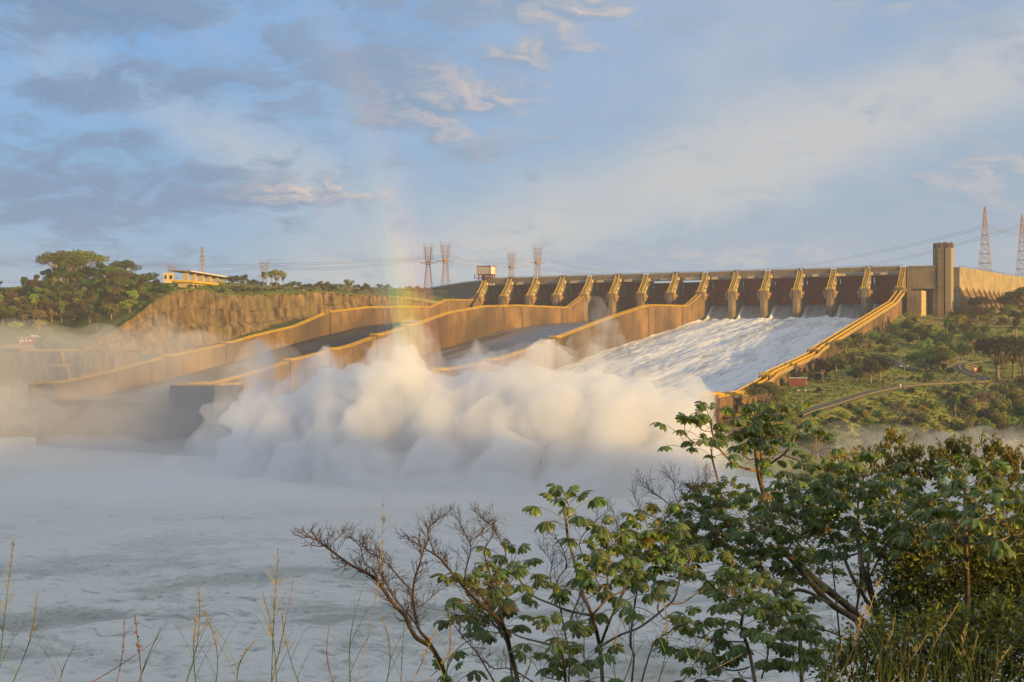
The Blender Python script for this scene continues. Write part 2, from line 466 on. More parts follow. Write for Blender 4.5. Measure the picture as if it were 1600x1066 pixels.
# cliff line: (px, py, Y) of its top
CL = [(735, 476, 1075), (690, 474, 1045), (640, 468, 1012), (600, 463, 985), (550, 460, 948), (500, 456, 912), (460, 459, 888), (430, 459, 868), (390, 462, 845), (350, 462, 822), (325, 455, 808), (300, 452, 795), (276, 455, 780), (245, 468, 765), (215, 490, 752), (190, 508, 742), (165, 524, 735), (135, 540, 728), (110, 547, 722), (60, 548, 714), (0, 549, 706), (-120, 549, 696), (-400, 549, 680)]
clp = np.array([at(*c) for c in CL])
def resample(P, step):
    P = np.asarray(P, float); d = np.r_[0, np.cumsum(np.linalg.norm(np.diff(P[:, :2], axis=0), axis=1))]
    t = np.arange(0, d[-1], step)
    return np.stack([np.interp(t, d, P[:, k]) for k in range(P.shape[1])], -1), t
def cliff(name, top, zbot, batter, mat_, amp=2.2, seed=1, step=1.1, dz=1.5, ledges=(0.5,), parent=None):
    P, t = resample(top, step)
    P[:, :2] += 0
    tg = np.gradient(P[:, :2], axis=0); tg /= np.linalg.norm(tg, axis=1)[:, None] + 1e-9
    nr = np.stack([-tg[:, 1], tg[:, 0]], -1)
    if (nr[:, 1] > 0).mean() > .5: nr = -nr           # outward = towards the river
    zb = np.interp(t, np.linspace(0, t[-1], len(zbot)), zbot)
    ztop = P[:, 2] + 0.8 * fbm(t / 9, 0 * t, oct=3, seed=seed)
    nz = 26
    rows = []
    for i in range(nz + 1):
        f = i / nz
        z = ztop * (1 - f) + zb * f
        depth = ztop - z
        off = depth * batter
        for L in ledges:
            off = off + 3.2 * np.clip((f - L - 0.03 * np.sin(t / 23 + seed)) / 0.04, 0, 1)
        colm = np.floor((t + 2.0 * fbm(t / 13, f * 2 + 0 * t, oct=2, seed=seed)) / 3.1)
        hcol = (np.sin(colm * 12.9898 + seed + np.floor(f * 3.3) * 3.1) * 43758.5453) % 1.0
        n = amp * (1.4 * fbm(t / 16, z / 40, oct=3, seed=seed) + 1.6 * (hcol - .5) + .5 * fbm(t / 2.3, z / 9, oct=3, seed=seed + 9))
        gully = -2.6 * amp * np.clip(fbm(t / 7, z / 70, oct=2, seed=seed + 4) - .45, 0, 1)
        off = off + n * min(1, 0.25 + f * 6) + gully
        rows.append(np.stack([P[:, 0] + nr[:, 0] * off, P[:, 1] + nr[:, 1] * off, z], -1))
    G = np.stack(rows, 1)
    o = grid_obj(name, G, mat_, smooth=False, parent=parent)
    return o
c1 = cliff('rock_cliff', clp, [70, 70, 66, 62, 56, 50, 48, 47, 47, 47, 47, 47], .13, M['cliff'])
tag(c1, kind='structure')
bench = np.array([at(*c) for c in [(215, 552, 742), (200, 549, 722), (125, 549, 715), (60, 549, 708), (0, 551, 700), (-120, 551, 690), (-400, 551, 670)]])
c2 = cliff('lower_rock_cliff', bench, [-6, -6], .14, M['cliff'], amp=1.6, seed=6, ledges=(.35, .7))
tag(c2, kind='structure')
# bench top between the two cliffs
bt, _ = resample(bench, 4); 
BG = np.stack([np.stack([bt[:, 0] + (0.1 * k) * 3, bt[:, 1] + k * 6.0, bt[:, 2] + 0.15 * k + .3 * fbm(bt[:, 0] / 9, bt[:, 1] / 9 + k, seed=2)], -1) for k in range(9)], 1)
tag(grid_obj('bench', BG, M['plateau']), kind='structure')
# plateau sheet kept behind the cliff line
xs = np.arange(-620, 60, 4.0); ys = np.arange(690, 1400, 4.0)
GX, GY = np.meshgrid(xs, ys, indexing='ij')
GZ = zl(GX, GY)
order = np.argsort(clp[:, 0])
yc = np.interp(GX, clp[order, 0], clp[order, 1])
keepv = GY > yc + 2.5
# close to the edge take the height of the cliff top itself
zc = np.interp(GX, clp[order, 0], clp[order, 2])
fk = np.clip((GY - yc) / 14, 0, 1)
GZ = GZ * fk + zc * (1 - fk)
zlk = Look(xs, ys, GZ)
zleft = zlk.one
keepv = GY > yc - 5.5
keep = keepv[:-1, :-1] & keepv[1:, :-1] & keepv[1:, 1:] & keepv[:-1, 1:]
uu, vv = toUV(GX, GY)
kk = (uu < -3) | (vv < -30)
keep &= kk[:-1, :-1] & kk[1:, 1:]
GZ = np.where(GY < yc, GZ - 1.2, GZ)
tag(grid_obj('plateau', np.stack([GX, GY, GZ], -1), M['plateau'], keep), kind='structure')
# berm between wall and cliff
bz = []
for v in np.arange(-20, 330, 6.0):
    z = float(np.interp(v, [-20, 60, 130, 222, 330], [84, 80, 76, 68, 46]))
    bz.append([tuple(S(u, v, z + (0 if u > -20 else 1.5))) for u in (-3, -12, -22, -34, -46)])
tag(grid_obj('berm', np.array(bz), M['plateau']), kind='structure')

# the bank the camera stands on, with an unseen ridge behind it shaped to keep the evening sun off the river's edge
BC = [(0, 0, 52.3), (-6, 2, 52.2), (6, 2, 52.4), (0, 4, 51.4), (0, 8, 50.1), (6, 8, 50.4), (0, 14, 47), (0, 23, 42.5), (12, 8, 50.6), (14, 16, 48.5), (-12, 8, 49.6), (14, 23, 44.5), (-14, 22, 42), (0, 50, 26), (30, 50, 27), (-40, 50, 22), (0, 100, -3), (40, 100, -3), (-60, 90, -4), (0, 160, -9), (-200, 100, -8), (200, 120, -8), (400, 160, -8),
      (60, 8, 50), (150, 10, 50), (0, -20, 53), (40, -30, 58), (91, -60, 65.5), (0, -60, 58), (-100, -40, 54), (-200, -60, 50), (250, -60, 88), (400, -60, 118), (460, -60, 121), (563, -60, 106), (750, -60, 108), (250, 20, 45), (400, 60, 40), (563, 80, 30), (600, 160, -8), (-300, -200, 55), (0, -200, 60), (300, -200, 84), (700, -200, 116)]
bfn = tps([p[:2] for p in BC], [p[2] for p in BC], 0.0005)
def zb(x, y):
    x = np.asarray(x, float); y = np.asarray(y, float)
    d = np.sqrt(x * x + y * y)
    return bfn(x, y) + np.clip(d / 150, 0, 1) * 3.0 * fbm(x / 40, y / 40, oct=3, seed=21) + .12 * fbm(x / 2, y / 2, oct=3, seed=22)
def lin(a, b, n, p): t = np.linspace(-1, 1, n); s = np.sign(t) * np.abs(t) ** p; return s
xs = lin(0, 0, 181, 2.4) * 760 + 0.0
ys = np.r_[-200, -150, np.linspace(-110, -10, 26), np.linspace(-6, 40, 70), np.linspace(43, 165, 30)]
GX, GY = np.meshgrid(xs, ys, indexing='ij')
tag(grid_obj('river_bank', np.stack([GX, GY, zb(GX, GY)], -1), M['bankc']), kind='structure')

# ------------------------------------------------------------------ water
def water_mat():
    m = bpy.data.materials.new('foaming_river_water'); m.use_nodes = True
    t = NT(m.node_tree); t.n.clear()
    out = t.node('ShaderNodeOutputMaterial'); bs = t.node('ShaderNodeBsdfPrincipled')
    g = t.node('ShaderNodeNewGeometry'); P = g.outputs['Position']
    wv = t.noise(P, .03, 4, .6, out=1)
    Pd = t.vmath('ADD', P, t.vmath('MULTIPLY', t.vmath('SUBTRACT', wv, (.5, .5, .5)), (26, 26, 0)))
    Pm = t.mapping(Pd, rot=(0, 0, .25), sc=(.55, 1, 1))
    big = t.noise(Pm, .035, 4, .6)
    med = t.noise(Pm, .13, 8, .70, .8)
    fine = t.noise(Pm, .75, 6, .7, .8)
    ridge = t.math('SUBTRACT', 1.0, t.math('MULTIPLY', t.math('ABSOLUTE', t.math('SUBTRACT', med, .5)), 7.0), clamp=True)
    ridge2 = t.math('SUBTRACT', 1.0, t.math('MULTIPLY', t.math('ABSOLUTE', t.math('SUBTRACT', fine, .5)), 6.0), clamp=True)
    sp = t.node('ShaderNodeSeparateXYZ'); t.put(sp.inputs[0], P)
    crest = t.ramp(sp.outputs[2], .1, 1.3)
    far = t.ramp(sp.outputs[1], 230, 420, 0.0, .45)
    foam = t.math('ADD', t.math('MULTIPLY', ridge, t.ramp(big, .35, .65)), t.math('MULTIPLY', ridge2, .40))
    foam = t.math('ADD', foam, t.math('MULTIPLY', crest, .5))
    foam = t.math('ADD', foam, t.math('MULTIPLY', t.ramp(fine, .35, .7), .25))
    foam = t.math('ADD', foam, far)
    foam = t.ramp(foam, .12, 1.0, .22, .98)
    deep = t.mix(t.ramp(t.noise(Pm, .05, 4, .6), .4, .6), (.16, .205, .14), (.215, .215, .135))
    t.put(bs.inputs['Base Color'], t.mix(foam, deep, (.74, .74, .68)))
    t.put(bs.inputs['Roughness'], t.ramp(foam, 0, 1, .22, .8, False))
    bs.inputs['IOR'].default_value = 1.33
    bn = t.node('ShaderNodeBump'); bn.inputs['Strength'].default_value = .8; bn.inputs['Distance'].default_value = .8
    t.put(bn.inputs['Height'], t.math('ADD', med, t.math('MULTIPLY', fine, .5)))
    t.l.new(bn.outputs[0], bs.inputs['Normal'])
    t.l.new(bs.outputs[0], out.inputs[0])
    return m
M['water'] = water_mat()
ys = np.r_[np.linspace(90, 420, 430), np.linspace(422, 720, 60), 800, 1000]
xr = np.linspace(-1, 1, 420)
GY = np.repeat(ys[None], len(xr), 0)
GX = xr[:, None] * (GY * .50 + 60) - 10
ddx = GX + 14 * fbm(GX / 40, GY / 40, oct=2, seed=31)
wz = 1.5 * fbm(ddx / 26, GY / 13, oct=3, seed=32) + .9 * (1 - 2 * np.abs(fbm(ddx / 14, GY / 7, oct=4, seed=33))) + .35 * fbm(ddx / 3.3, GY / 2.4, oct=3, seed=34) - .6
wz *= np.interp(GY, [90, 150, 420, 620], [.6, 1, 1, .4])
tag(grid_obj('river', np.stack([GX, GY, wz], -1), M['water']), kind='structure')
# the ground sheet out to the horizon (river bed and the plain beyond)
g = MB()
g.add([(-9000, -9000, -12), (9000, -9000, -12), (9000, 9000, -12), (-9000, 9000, -12)], [(0, 1, 2, 3)])
tag(g.build('ground', M['plateau']), kind='structure')
# ------------------------------------------------------------------ the spillway dam (local x = u, y = -v)
def Lc(u, v, z): return (u, -v, z)
dam_o = S(0, 0, 0)
def dam_root(name, u=0, v=0, z=0):
    return empty(name, S(u, v, z), -SA)
dam = dam_root('spillway_dam')
tag(dam, 'long concrete spillway crest with fifteen sloping piers under a road deck', 'dam')
# piers
def pier_mesh(wd=5.0, raised=False):
    p = MB()
    h = wd / 2
    nose = [(-h, -13), (-h, 14.5), (-h * .7, 17), (h * .7, 17), (h, 14.5), (h, -13)]
    n = len(nose)
    vs = [(x, -v, 55) for x, v in nose] + [(x, -v, 92.4) for x, v in nose]
    p.add(vs, [tuple(range(n)), tuple(range(n, 2 * n))[::-1]] + [(i, n + i, n + (i + 1) % n, (i + 1) % n) for i in range(n)])
    p.box(-h - .35, h + .35, -17.4, 6, 92.4, 93.1)              # pier head slab
    prof = [(-15.5, 93.1), (-13.2, 95.8), (-7.5, 101.2), (-3.0, 108.0), (-1.0, 108.6), (9.0, 108.6), (9, 93.1)]
    p.prism([(y, z) for y, z in prof], -h * .74, h * .74)
    if raised:
        p.box(-h * .8, -h * .5, -3.2, 1.2, 108.6, 110.2); p.box(h * .5, h * .8, -3.2, 1.2, 108.6, 110.2)
    return p
def mesh_of(mb, name, m):
    o = mb.build(name, m); me = o.data; bpy.data.objects.remove(o); return me
pm = [mesh_of(pier_mesh(raised=False), 'pier', M['conc']), mesh_of(pier_mesh(raised=True), 'pier', M['conc'])]
# pieces carried by every pier
br = MB()                                     # trunnion bracket on the right flank
br.prism([(-15.6, 86.6), (-16.6, 92.3), (-8.5, 92.3), (-9.5, 88.2)], 2.5, 4.1)
blk = []
for prof_ in ([(-14.2, 93.1), (-14.2, 95.2), (-11.2, 95.2), (-11.2, 93.1)], [(-11.5, 96.2), (-10.6, 98.6), (-8.4, 99.0), (-9, 96.4)], [(-6.0, 103.2), (-4.6, 105.6), (-2.4, 105.6), (-3.2, 103.0)]):
    _b = MB(); _b.prism(prof_, 1.86, 3.4); blk.append(mesh_of(_b, 'hoist_block', M['cream']))
brL = MB()
brL.prism([(-15.6, 86.6), (-16.6, 92.3), (-8.5, 92.3), (-9.5, 88.2)], -4.1, -2.5)
st = MB()                                     # stair and handrails up the sloping back of the pier
for sx_ in (-1.75, 1.75):
    pts = [(sx_, -15.4, 94.2), (sx_, -13.1, 96.9), (sx_, -7.4, 102.3), (sx_, -2.9, 109.2)]
    st.tube(pts, .16, 4); st.tube([(a, b, c - .5) for a, b, c in pts], .10, 4)
    for k in range(11):
        f = k / 10; i = min(2, int(f * 3)); g_ = f * 3 - i
        q = [pts[i][j] * (1 - g_) + pts[i + 1][j] * g_ for j in range(3)]
        st.bar((q[0], q[1], q[2] - 1.15), q, .14)
for k in range(20):
    f = k / 19
    st.box(-.9, .9, -14.9 + f * 12 - .15, -14.9 + f * 12 + .15, 0, .1)
    for j in range(8): 
        x, y, z = st.v[-8 + j]; st.v[-8 + j] = (x, y, z + float(np.interp(y, [-15.5, -13.2, -7.5, -3], [93.3, 95.9, 101.3, 108])))
hd = MB()                                     # railing round the pier head
for (a, b) in (((-2.7, -17.2), (2.7, -17.2)), ((-2.7, -17.2), (-2.7, -6)), ((2.7, -17.2), (2.7, -13.5))):
    for zz_ in (93.7, 94.3): hd.bar((a[0], a[1], zz_), (b[0], b[1], zz_), .11)
    nn = max(2, int(math.hypot(b[0] - a[0], b[1] - a[1]) / 1.8))
    for k in range(nn + 1):
        f = k / nn; x = a[0] + (b[0] - a[0]) * f; y = a[1] + (b[1] - a[1]) * f
        hd.bar((x, y, 93.1), (x, y, 94.35), .13)
_a = br.build('trunnion_bracket', M['cream']); brm = _a.data; bpy.data.objects.remove(_a)
_a = brL.build('trunnion_bracket', M['cream']); brmL = _a.data; bpy.data.objects.remove(_a)
_a = st.build('stair', M['yellow']); stm = _a.data; bpy.data.objects.remove(_a)
_a = hd.build('railing', M['yellow']); hdm = _a.data; bpy.data.objects.remove(_a)
_b = MB(); _b.tube([(-1.4, 0, 0), (1.4, 0, 0)], .9, 8); pinm = mesh_of(_b, 'trunnion_pin', M['cream'])
M['bracket'] = mat('weathered_bracket', (.42, .25, .10), (.30, .17, .075), scale=.6, bump=.3)
brm.materials[0] = M['bracket']; brmL.materials[0] = M['bracket']
for i in range(15):
    p = link('pier', pm[1 if i in (1, 3, 5, 7, 9, 11, 13) else 0], dam, Lc(25 * i, 0, 0))
    if i < 14: link('trunnion_bracket', brm, p)
    if i > 0: link('trunnion_bracket', brmL, p)
    if i < 14: link('trunnion_pin', pinm, p, (3.9, -12.8, 90.4))
    if i > 0: link('trunnion_pin', pinm, p, (-3.9, -12.8, 90.4))
    if i < 14:
        for q in blk: link('hoist_block', q, p)
    link('stair', stm, p); link('railing', hdm, p)
# deck between the piers
for i in range(14):
    b = MB()
    b.box(2.2, 22.8, -2.2, 10.5, 106.0, 108.2)                       # road slab
    b.box(2.2, 22.8, -2.6, -2.2, 105.4, 109.3)                       # downstream parapet
    b.box(2.2, 22.8, 10.5, 10.9, 107, 109.3)
    o = b.build('deck_span', M['conc'], dam, Lc(25 * i, 0, 0))
    b = MB()
    b.box(2.0, 23.0, -1.0, .6, 103.1, 105.2)
    b.build('service_beam', M['conc_w'], o)
    b = MB()
    for z in (109.75, 110.2): b.bar((0, -2.4, z), (25, -2.4, z), .1)
    for k in range(11): b.bar((k * 2.5, -2.4, 109.2), (k * 2.5, -2.4, 110.25), .1)
    b.build('railing', M['steel'], o)
# lit hoist boxes hanging under the deck in many of the bays
for i, (a, b_) in {0: (4, 9), 1: (6, 12), 3: (7, 16), 4: (6, 12), 5: (6, 12), 6: (12, 20), 7: (8, 20), 8: (5, 9), 9: (9, 14), 11: (9, 14), 12: (3, 8), 13: (9, 14)}.items():
    b = MB(); b.box(a, b_, -2.9, -1.02, 103.3, 105.0)
    b.build('hoist_cover', M['cream'], dam, Lc(25 * i, 0, 0))
# ogee weir sill below the gates
b = MB()
b.prism([(-40, 40), (-36, 66), (-18, 70), (-8, 72.4), (0, 73.0), (6, 72.5), (14, 69), (14, 40)], 0, 200)
b.prism([(-40, 40), (-36, 60), (-18, 66), (-8, 70.4), (0, 72.0), (6, 72.5), (14, 69), (14, 40)], 200, 350)
b.build('weir_sill', M['conc'], dam)
# reservoir behind the gates
b = MB(); b.box(-2, 374, 12, 1200, 50, 98.6)
tag(b.build('reservoir', M['water'], None, dam_o, -SA), kind='structure')

# radial gates
TV, TZR = 12.8, 90.4
def gate(name, a0, a1):
    g = empty(name, S(0, 0, 0), -SA)
    RR = 22.5
    n = 12
    A = [R(a0 + (a1 - a0) * k / n) for k in range(n + 1)]
    def pt(a, r=RR): return (-TV + r * math.cos(a), TZR + r * math.sin(a))      # (y, z) upstream of the trunnion
    sk = MB()
    out = [pt(a, RR) for a in A]; inn = [pt(a, RR - .25) for a in A]
    sk.prism(out + inn[::-1], 2.6, 22.4)
    sk.build('skin_plate', M['red'], g)
    rb = MB()
    rb.prism([pt(a, RR - .25) for a in A] + [pt(a, RR - .95) for a in A][::-1], -.16, .16)
    me = None
    for k in range(9):
        x = 3.6 + k * 2.225
        if me is None:
            o = rb.build('rib', M['redrib'], g, (x, 0, 0)); me = o.data
        else: link('rib', me, g, (x, 0, 0))
    hb = MB()
    for k in range(1, 14):
        a = R(a0 + (a1 - a0) * k / 14); y, z = pt(a, RR - .45)
        hb.box(2.6, 22.4, y - .22, y + .22, z - .09, z + .09)
    hb.build('stiffener', M['redrib'], g)
    for ga in (a0 + (a1 - a0) * .27, a0 + (a1 - a0) * .60):
        y, z = pt(R(ga), RR - 1.5)
        b = MB(); b.box(2.7, 22.3, y - .5, y + .5, z - .42, z + .42)
        b.build('girder', M['redrib'], g)
        for s_ in (0, 1):
            b = MB()
            x0 = 3.9 if s_ == 0 else 21.1; x1 = 6.6 if s_ == 0 else 18.4
            b.tube([(x0, -TV, TZR), (x1, y, z)], [.85, .55], 4)
            b.build('arm', M['redrib'], g)
    b = MB(); b.box(2.6, 22.4, *sorted((pt(A[0])[0] - .7, pt(A[0])[0] + .1)), pt(A[0])[1] - .3, pt(A[0])[1] + .35)
    b.build('bottom_seal', M['dark'], g)
    return g
gc = gate('radial_gate', -50.5, 37)
glow = gate('radial_gate', -50.5, 31)
go_ = gate('radial_gate', -20, 41)
ordn = ['first', 'second', 'third', 'fourth', 'fifth', 'sixth', 'seventh', 'eighth', 'ninth', 'tenth', 'eleventh', 'twelfth', 'thirteenth', 'fourteenth']
M['greygate'] = mat('greyed_gate_paint', (.14, .11, .10), (.10, .08, .075), scale=.3)
for i in range(14):
    src = glow if i in (6, 7) else (gc if i < 8 else go_)
    g = src if i in (0, 6, 8) else copy_tree(src)
    g.location = S(25 * i, 0, 0)
    lab = ('closed dark red radial gate in the %s bay from the dam\'s left end' if i < 8 else 'raised red radial gate with water rushing under it, %s bay from the left end') % ordn[i]
    if i == 0: lab = 'closed greyish radial gate in the leftmost bay beside the rockfill slope'
    if i == 13: lab = 'raised red radial gate in the rightmost bay beside the yellow railed wall'
    tag(g, lab, 'sluice gate', 'radial gates of the spillway')
for g in [gc]:
        for ch in g.children:
            if ch.name.startswith('skin'): ch.data = ch.data.copy(); ch.data.materials[0] = M['greygate']
            if ch.name.startswith(('rib', 'stiff')) : ch.data = ch.data.copy(); ch.data.materials[0] = M['greygate']

# training walls
def rails(mb, pts, h=1.25, step=2.2, wd=.13, nr=3):
    """posts and rails along a polyline of (x, y, z)"""
    P, t = resample(np.array(pts, float), step)
    P = np.vstack([P, pts[-1]])
    for k in range(nr):
        hh = h * (k + 1) / nr
        for a, b in zip(P[:-1], P[1:]):
            mb.bar((a[0], a[1], a[2] + hh), (b[0], b[1], b[2] + hh), wd)
    for a in P: mb.bar((a[0], a[1], a[2]), (a[0], a[1], a[2] + h), wd * 1.1)
WALLS = [
    (0, 'brown concrete guide wall at the foot of the rock cliff, leftmost of four', dict(w1=True), -12, 474, [(325, 3), (377, 2.2), (222, .6)], (F1V, F1Z), -14),
    (100, 'stepped golden guide wall between the dry chute and the wet chute', {}, -12, 468, [(270, 3.2), (304, 3.2), (349, 3.0), (385, 3.0)], (F2V, F2Z), -14),
    (200, 'guide wall along the left edge of the white rushing water', dict(w3=True), -12, 466, [(262, 3.2), (276, 3.6), (338, 3.2), (390, 3)], (F3V, F3Z), -14),
    (350, 'guide wall with broad yellow railings running down the green hillside', dict(w4=True), -12, 415, [(244, 3.5), (330, 3.5), (409, 6)], (F3V, F3Z), 0),
]
for wi, (u, lab, kw, v0, v1, towers, (FV, FZ), dp) in enumerate(WALLS):
    wr = dam_root('guide_wall', u, 0, 0)
    tag(wr, lab, 'wall', 'concrete guide walls of the spillway')
    wl = 1.9
    # backing wall, set back inside the panels so that the joints read as recesses
    vs = np.unique(np.r_[np.arange(v0, v1, 6.0), v1])
    b = MB(); n = len(vs)
    tp = T(vs, **kw) - .15; bt_ = np.minimum(smooth_interp(vs, FV, FZ) - 6, tp - 6)
    if wi == 3: bt_ = np.minimum(bt_, tp - 26)
    bt_ = np.maximum(bt_, -4)
    hw = wl - .22
    V_ = []
    for x in (-hw, hw):
        for k in range(n): V_.append((x, -vs[k], tp[k])); 
        for k in range(n): V_.append((x, -vs[k], bt_[k]))
    Fc = []
    for k in range(n - 1):
        Fc += [(k, k + 1, n + k + 1, n + k), (2 * n + k, 3 * n + k, 3 * n + k + 1, 2 * n + k + 1), (k, 2 * n + k, 2 * n + k + 1, k + 1)]
    Fc += [(n - 1, 3 * n - 1, 4 * n - 1, 2 * n - 1)]
    b.add(V_, Fc)
    b.build('core', M['joint'], wr)
    # panels
    step = 13.0 if wi < 3 else 12.0
    a = v0 + (5 if wi else 0)
    while a < v1 - 1:
        e = min(a + step, v1)
        q = np.linspace(a + .13, e - .13, 4)
        tq = T(q, **kw); bq = smooth_interp(q, FV, FZ) - 4
        if wi == 3: bq = np.minimum(bq, tq - 24)
        bq = np.maximum(bq, -3)
        b = MB()
        prof = [(-q[k], tq[k]) for k in range(4)] + [(-q[k], bq[k]) for k in (3, 2, 1, 0)]
        j = random.uniform(-.05, .05)
        b.prism(prof, -wl + j, wl + j)
        # lift line: a thin step two thirds up
        b.prism([(-q[k], tq[k] - .9) for k in range(4)] + [(-q[k], tq[k] - 1.5) for k in (3, 2, 1, 0)], wl + j, wl + j + .22)
        b.build('wall_panel', M['wallc'], wr)
        a = e
    # towers
    for (tv, th) in towers:
        z = float(T(tv, **kw)) + (1.2 if wi != 3 else 1.0)
        fz = float(smooth_interp(np.array([tv]), FV, FZ)[0]) - 4
        b = MB()
        w_ = 2.9
        b.box(-w_, w_, -(tv + th), -(tv - th), fz if wi < 3 else z - 22, z)
        o = b.build('buttress', M['wallc'], wr)
        r_ = MB()
        rails(r_, [(-w_ + .2, -(tv - th), z), (-w_ + .2, -(tv + th), z), (w_ - .2, -(tv + th), z), (w_ - .2, -(tv - th), z), (-w_ + .2, -(tv - th), z)], step=1.6)
        r_.build('railing', M['yellow'], o)
    # railings on both edges
    for sx_ in (-1, 1):
        r_ = MB()
        vv_ = np.r_[np.arange(16, v1 - 1, 5.0), v1 - 1]
        pts = [(sx_ * (wl - .25), -v, float(T(v, **kw))) for v in vv_]
        rails(r_, pts, step=1.6 if wi == 3 else 2.6, wd=.2 if wi == 3 else .14, h=1.4, nr=4 if wi == 3 else 3)
        r_.build('railing', M['yellow'], wr)
    if wi == 3:
        b = MB()                                                  # walkway band and pipes along the hill side
        q = np.arange(20, 415, 8.0)
        for k in range(len(q) - 1):
            a_, c_ = q[k], q[k + 1]
            b.prism([(-a_, T(a_, **kw) - .3), (-c_, T(c_, **kw) - .3), (-c_, T(c_, **kw) - .9), (-a_, T(a_, **kw) - .9)], wl + .06, wl + 2.6)
        o = b.build('walkway', M['conc_w'], wr)
        r_ = MB(); rails(r_, [(wl + 2.4, -v, float(T(v, **kw)) - .3) for v in q], step=2.0, wd=.16, h=1.3)
        r_.build('railing', M['yellow'], o)
        for dz in (2.2, 3.6):
            b = MB(); b.tube([(wl + .5, -v, float(T(v, **kw)) - dz) for v in q], .16, 5); b.build('pipe', M['sand'], wr)
        b = MB()                                                  # end block and stair landing below it
        b.prism([(-400, -3), (-400, 30.4), (-416, 30.4), (-420, -3)], -3.2, 6.5)
        b.build('end_block', M['wallc'], wr)
        b = MB(); b.box(6.55, 16, -414, -400, 22.4, 23.0); b.box(7, 15, -412, -402, -2, 22.4)
        o = b.build('landing', M['wallc'], wr)
        r_ = MB(); rails(r_, [(6.8, -413.8, 23), (15.8, -413.8, 23), (15.8, -400.2, 23)], step=1.3, wd=.16); r_.build('railing', M['yellow'], o)
        for k in range(6):
            b = MB(); v = 350 + k * 8
            zt = float(T(v, **kw)) - 3.9
            b.prism([(-v, zt), (-v - 1, zt), (-v - 1, zt - 16), (-v, zt - 16)], wl + .05, wl + 1.3)
            b.build('rib', M['wallc'], wr)
    if wi == 1:
        b = MB(); b.prism([(-442, -3), (-442, 32.9), (-470, 32.9), (-476, -3)], -5, 17)
        o = b.build('end_block', M['lipc'], wr)
        r_ = MB(); rails(r_, [(-4.6, -443, 32.9), (-4.6, -469.5, 32.9), (16.6, -469.5, 32.9), (16.6, -443, 32.9)], step=1.8); r_.build('railing', M['yellow'], o)

# chute floors
def floor_grid(name, u0, u1, V, Z, mt, nu, dv, disp=None, kind='structure', v1=472, v0=-12, skirt=True):
    us = np.linspace(u0, u1, nu); vs = np.arange(v0, v1 + .01, dv)
    UG, VG = np.meshgrid(us, vs, indexing='ij')
    ZG = smooth_interp(VG, V, Z)
    if disp is not None: ZG = ZG + disp(UG, VG)
    P = np.stack([OX + UG * UX + VG * VX, OY + UG * UY + VG * VY, ZG], -1)
    o = grid_obj(name, P, mt)
    return tag(o, kind=kind)
def slabs(name, u0, u1, V, Z, mt, cols, rows, zoff=0.0):
    """chute floor of cast slabs with recessed joints"""
    base = dam_root(name, u0, 0, 0); base['kind'] = 'structure'
    wu = (u1 - u0) / cols
    vs = np.linspace(14, 472, rows + 1)
    b = MB()
    q = np.linspace(-12, 472, 90); zf = smooth_interp(q, V, Z) - .25
    b.prism([(-a, z) for a, z in zip(q, zf)] + [(-472, -6), (-60, -6), (12, 40)], 0, u1 - u0)
    b.build('chute_body', M['lipc'], base)
    for r_ in range(rows):
        q = np.linspace(vs[r_] + .12, vs[r_ + 1] - .12, 3); z = smooth_interp(q, V, Z) + zoff
        b = MB()
        b.prism([(-q[k], z[k]) for k in range(3)] + [(-q[k], z[k] - .4) for k in (2, 1, 0)], .12, wu - .12)
        me = None
        for c in range(cols):
            if me is None: o = b.build('floor_slab', mt, base, (c * wu, 0, 0)); me = o.data
            else: link('floor_slab', me, base, (c * wu, 0, random.uniform(-.03, .03)))
    return base
slabs('dry_chute_floor', 1.9, 98.1, F1V, F1Z, M['floor1'], 6, 20)
slabs('wet_chute_floor', 101.9, 198.1, F2V, F2Z, M['lipc'], 6, 20)
b = MB()
q = np.linspace(-12, 470, 60); zf = smooth_interp(q, F3V, F3Z) - 3.5
b.prism([(-a, z) for a, z in zip(q, zf)] + [(-470, -6), (-60, -6), (12, 40)], 201.9, 348.1)
tag(b.build('flooded_chute_bed', M['lipc'], None, dam_o, -SA), kind='structure')

def film_mat():
    m = bpy.data.materials.new('thin_sheet_of_water'); m.use_nodes = True
    t = NT(m.node_tree); t.n.clear()
    out = t.node('ShaderNodeOutputMaterial'); bs = t.node('ShaderNodeBsdfPrincipled')
    tcn = t.node('ShaderNodeTexCoord')
    vec = t.mapping(tcn.outputs['Object'], rot=(0, 0, SA))
    n = t.noise(t.mapping(vec, sc=(.10, .008, 0)), 1.0, 6, .6)
    n2 = t.noise(t.mapping(vec, sc=(.6, .03, 0)), 1.0, 5, .65)
    f = t.ramp(t.math('ADD', n, t.math('MULTIPLY', n2, .5)), .58, 1.0)
    t.put(bs.inputs['Base Color'], t.mix(f, (.045, .043, .045), (.34, .34, .35)))
    t.put(bs.inputs['Roughness'], t.ramp(f, 0, 1, .25, .7, False))
    bn = t.node('ShaderNodeBump'); bn.inputs['Strength'].default_value = .5; bn.inputs['Distance'].default_value = .4
    t.put(bn.inputs['Height'], n2); t.l.new(bn.outputs[0], bs.inputs['Normal'])
    t.l.new(bs.outputs[0], out.inputs[0])
    return m
M['film'] = film_mat()
floor_grid('wet_chute_water', 102, 198, F2V, F2Z, M['film'], 50, 4.0, lambda U_, V_: .16 + .12 * fbm(U_ / 6, V_ / 30, seed=41), v0=20)

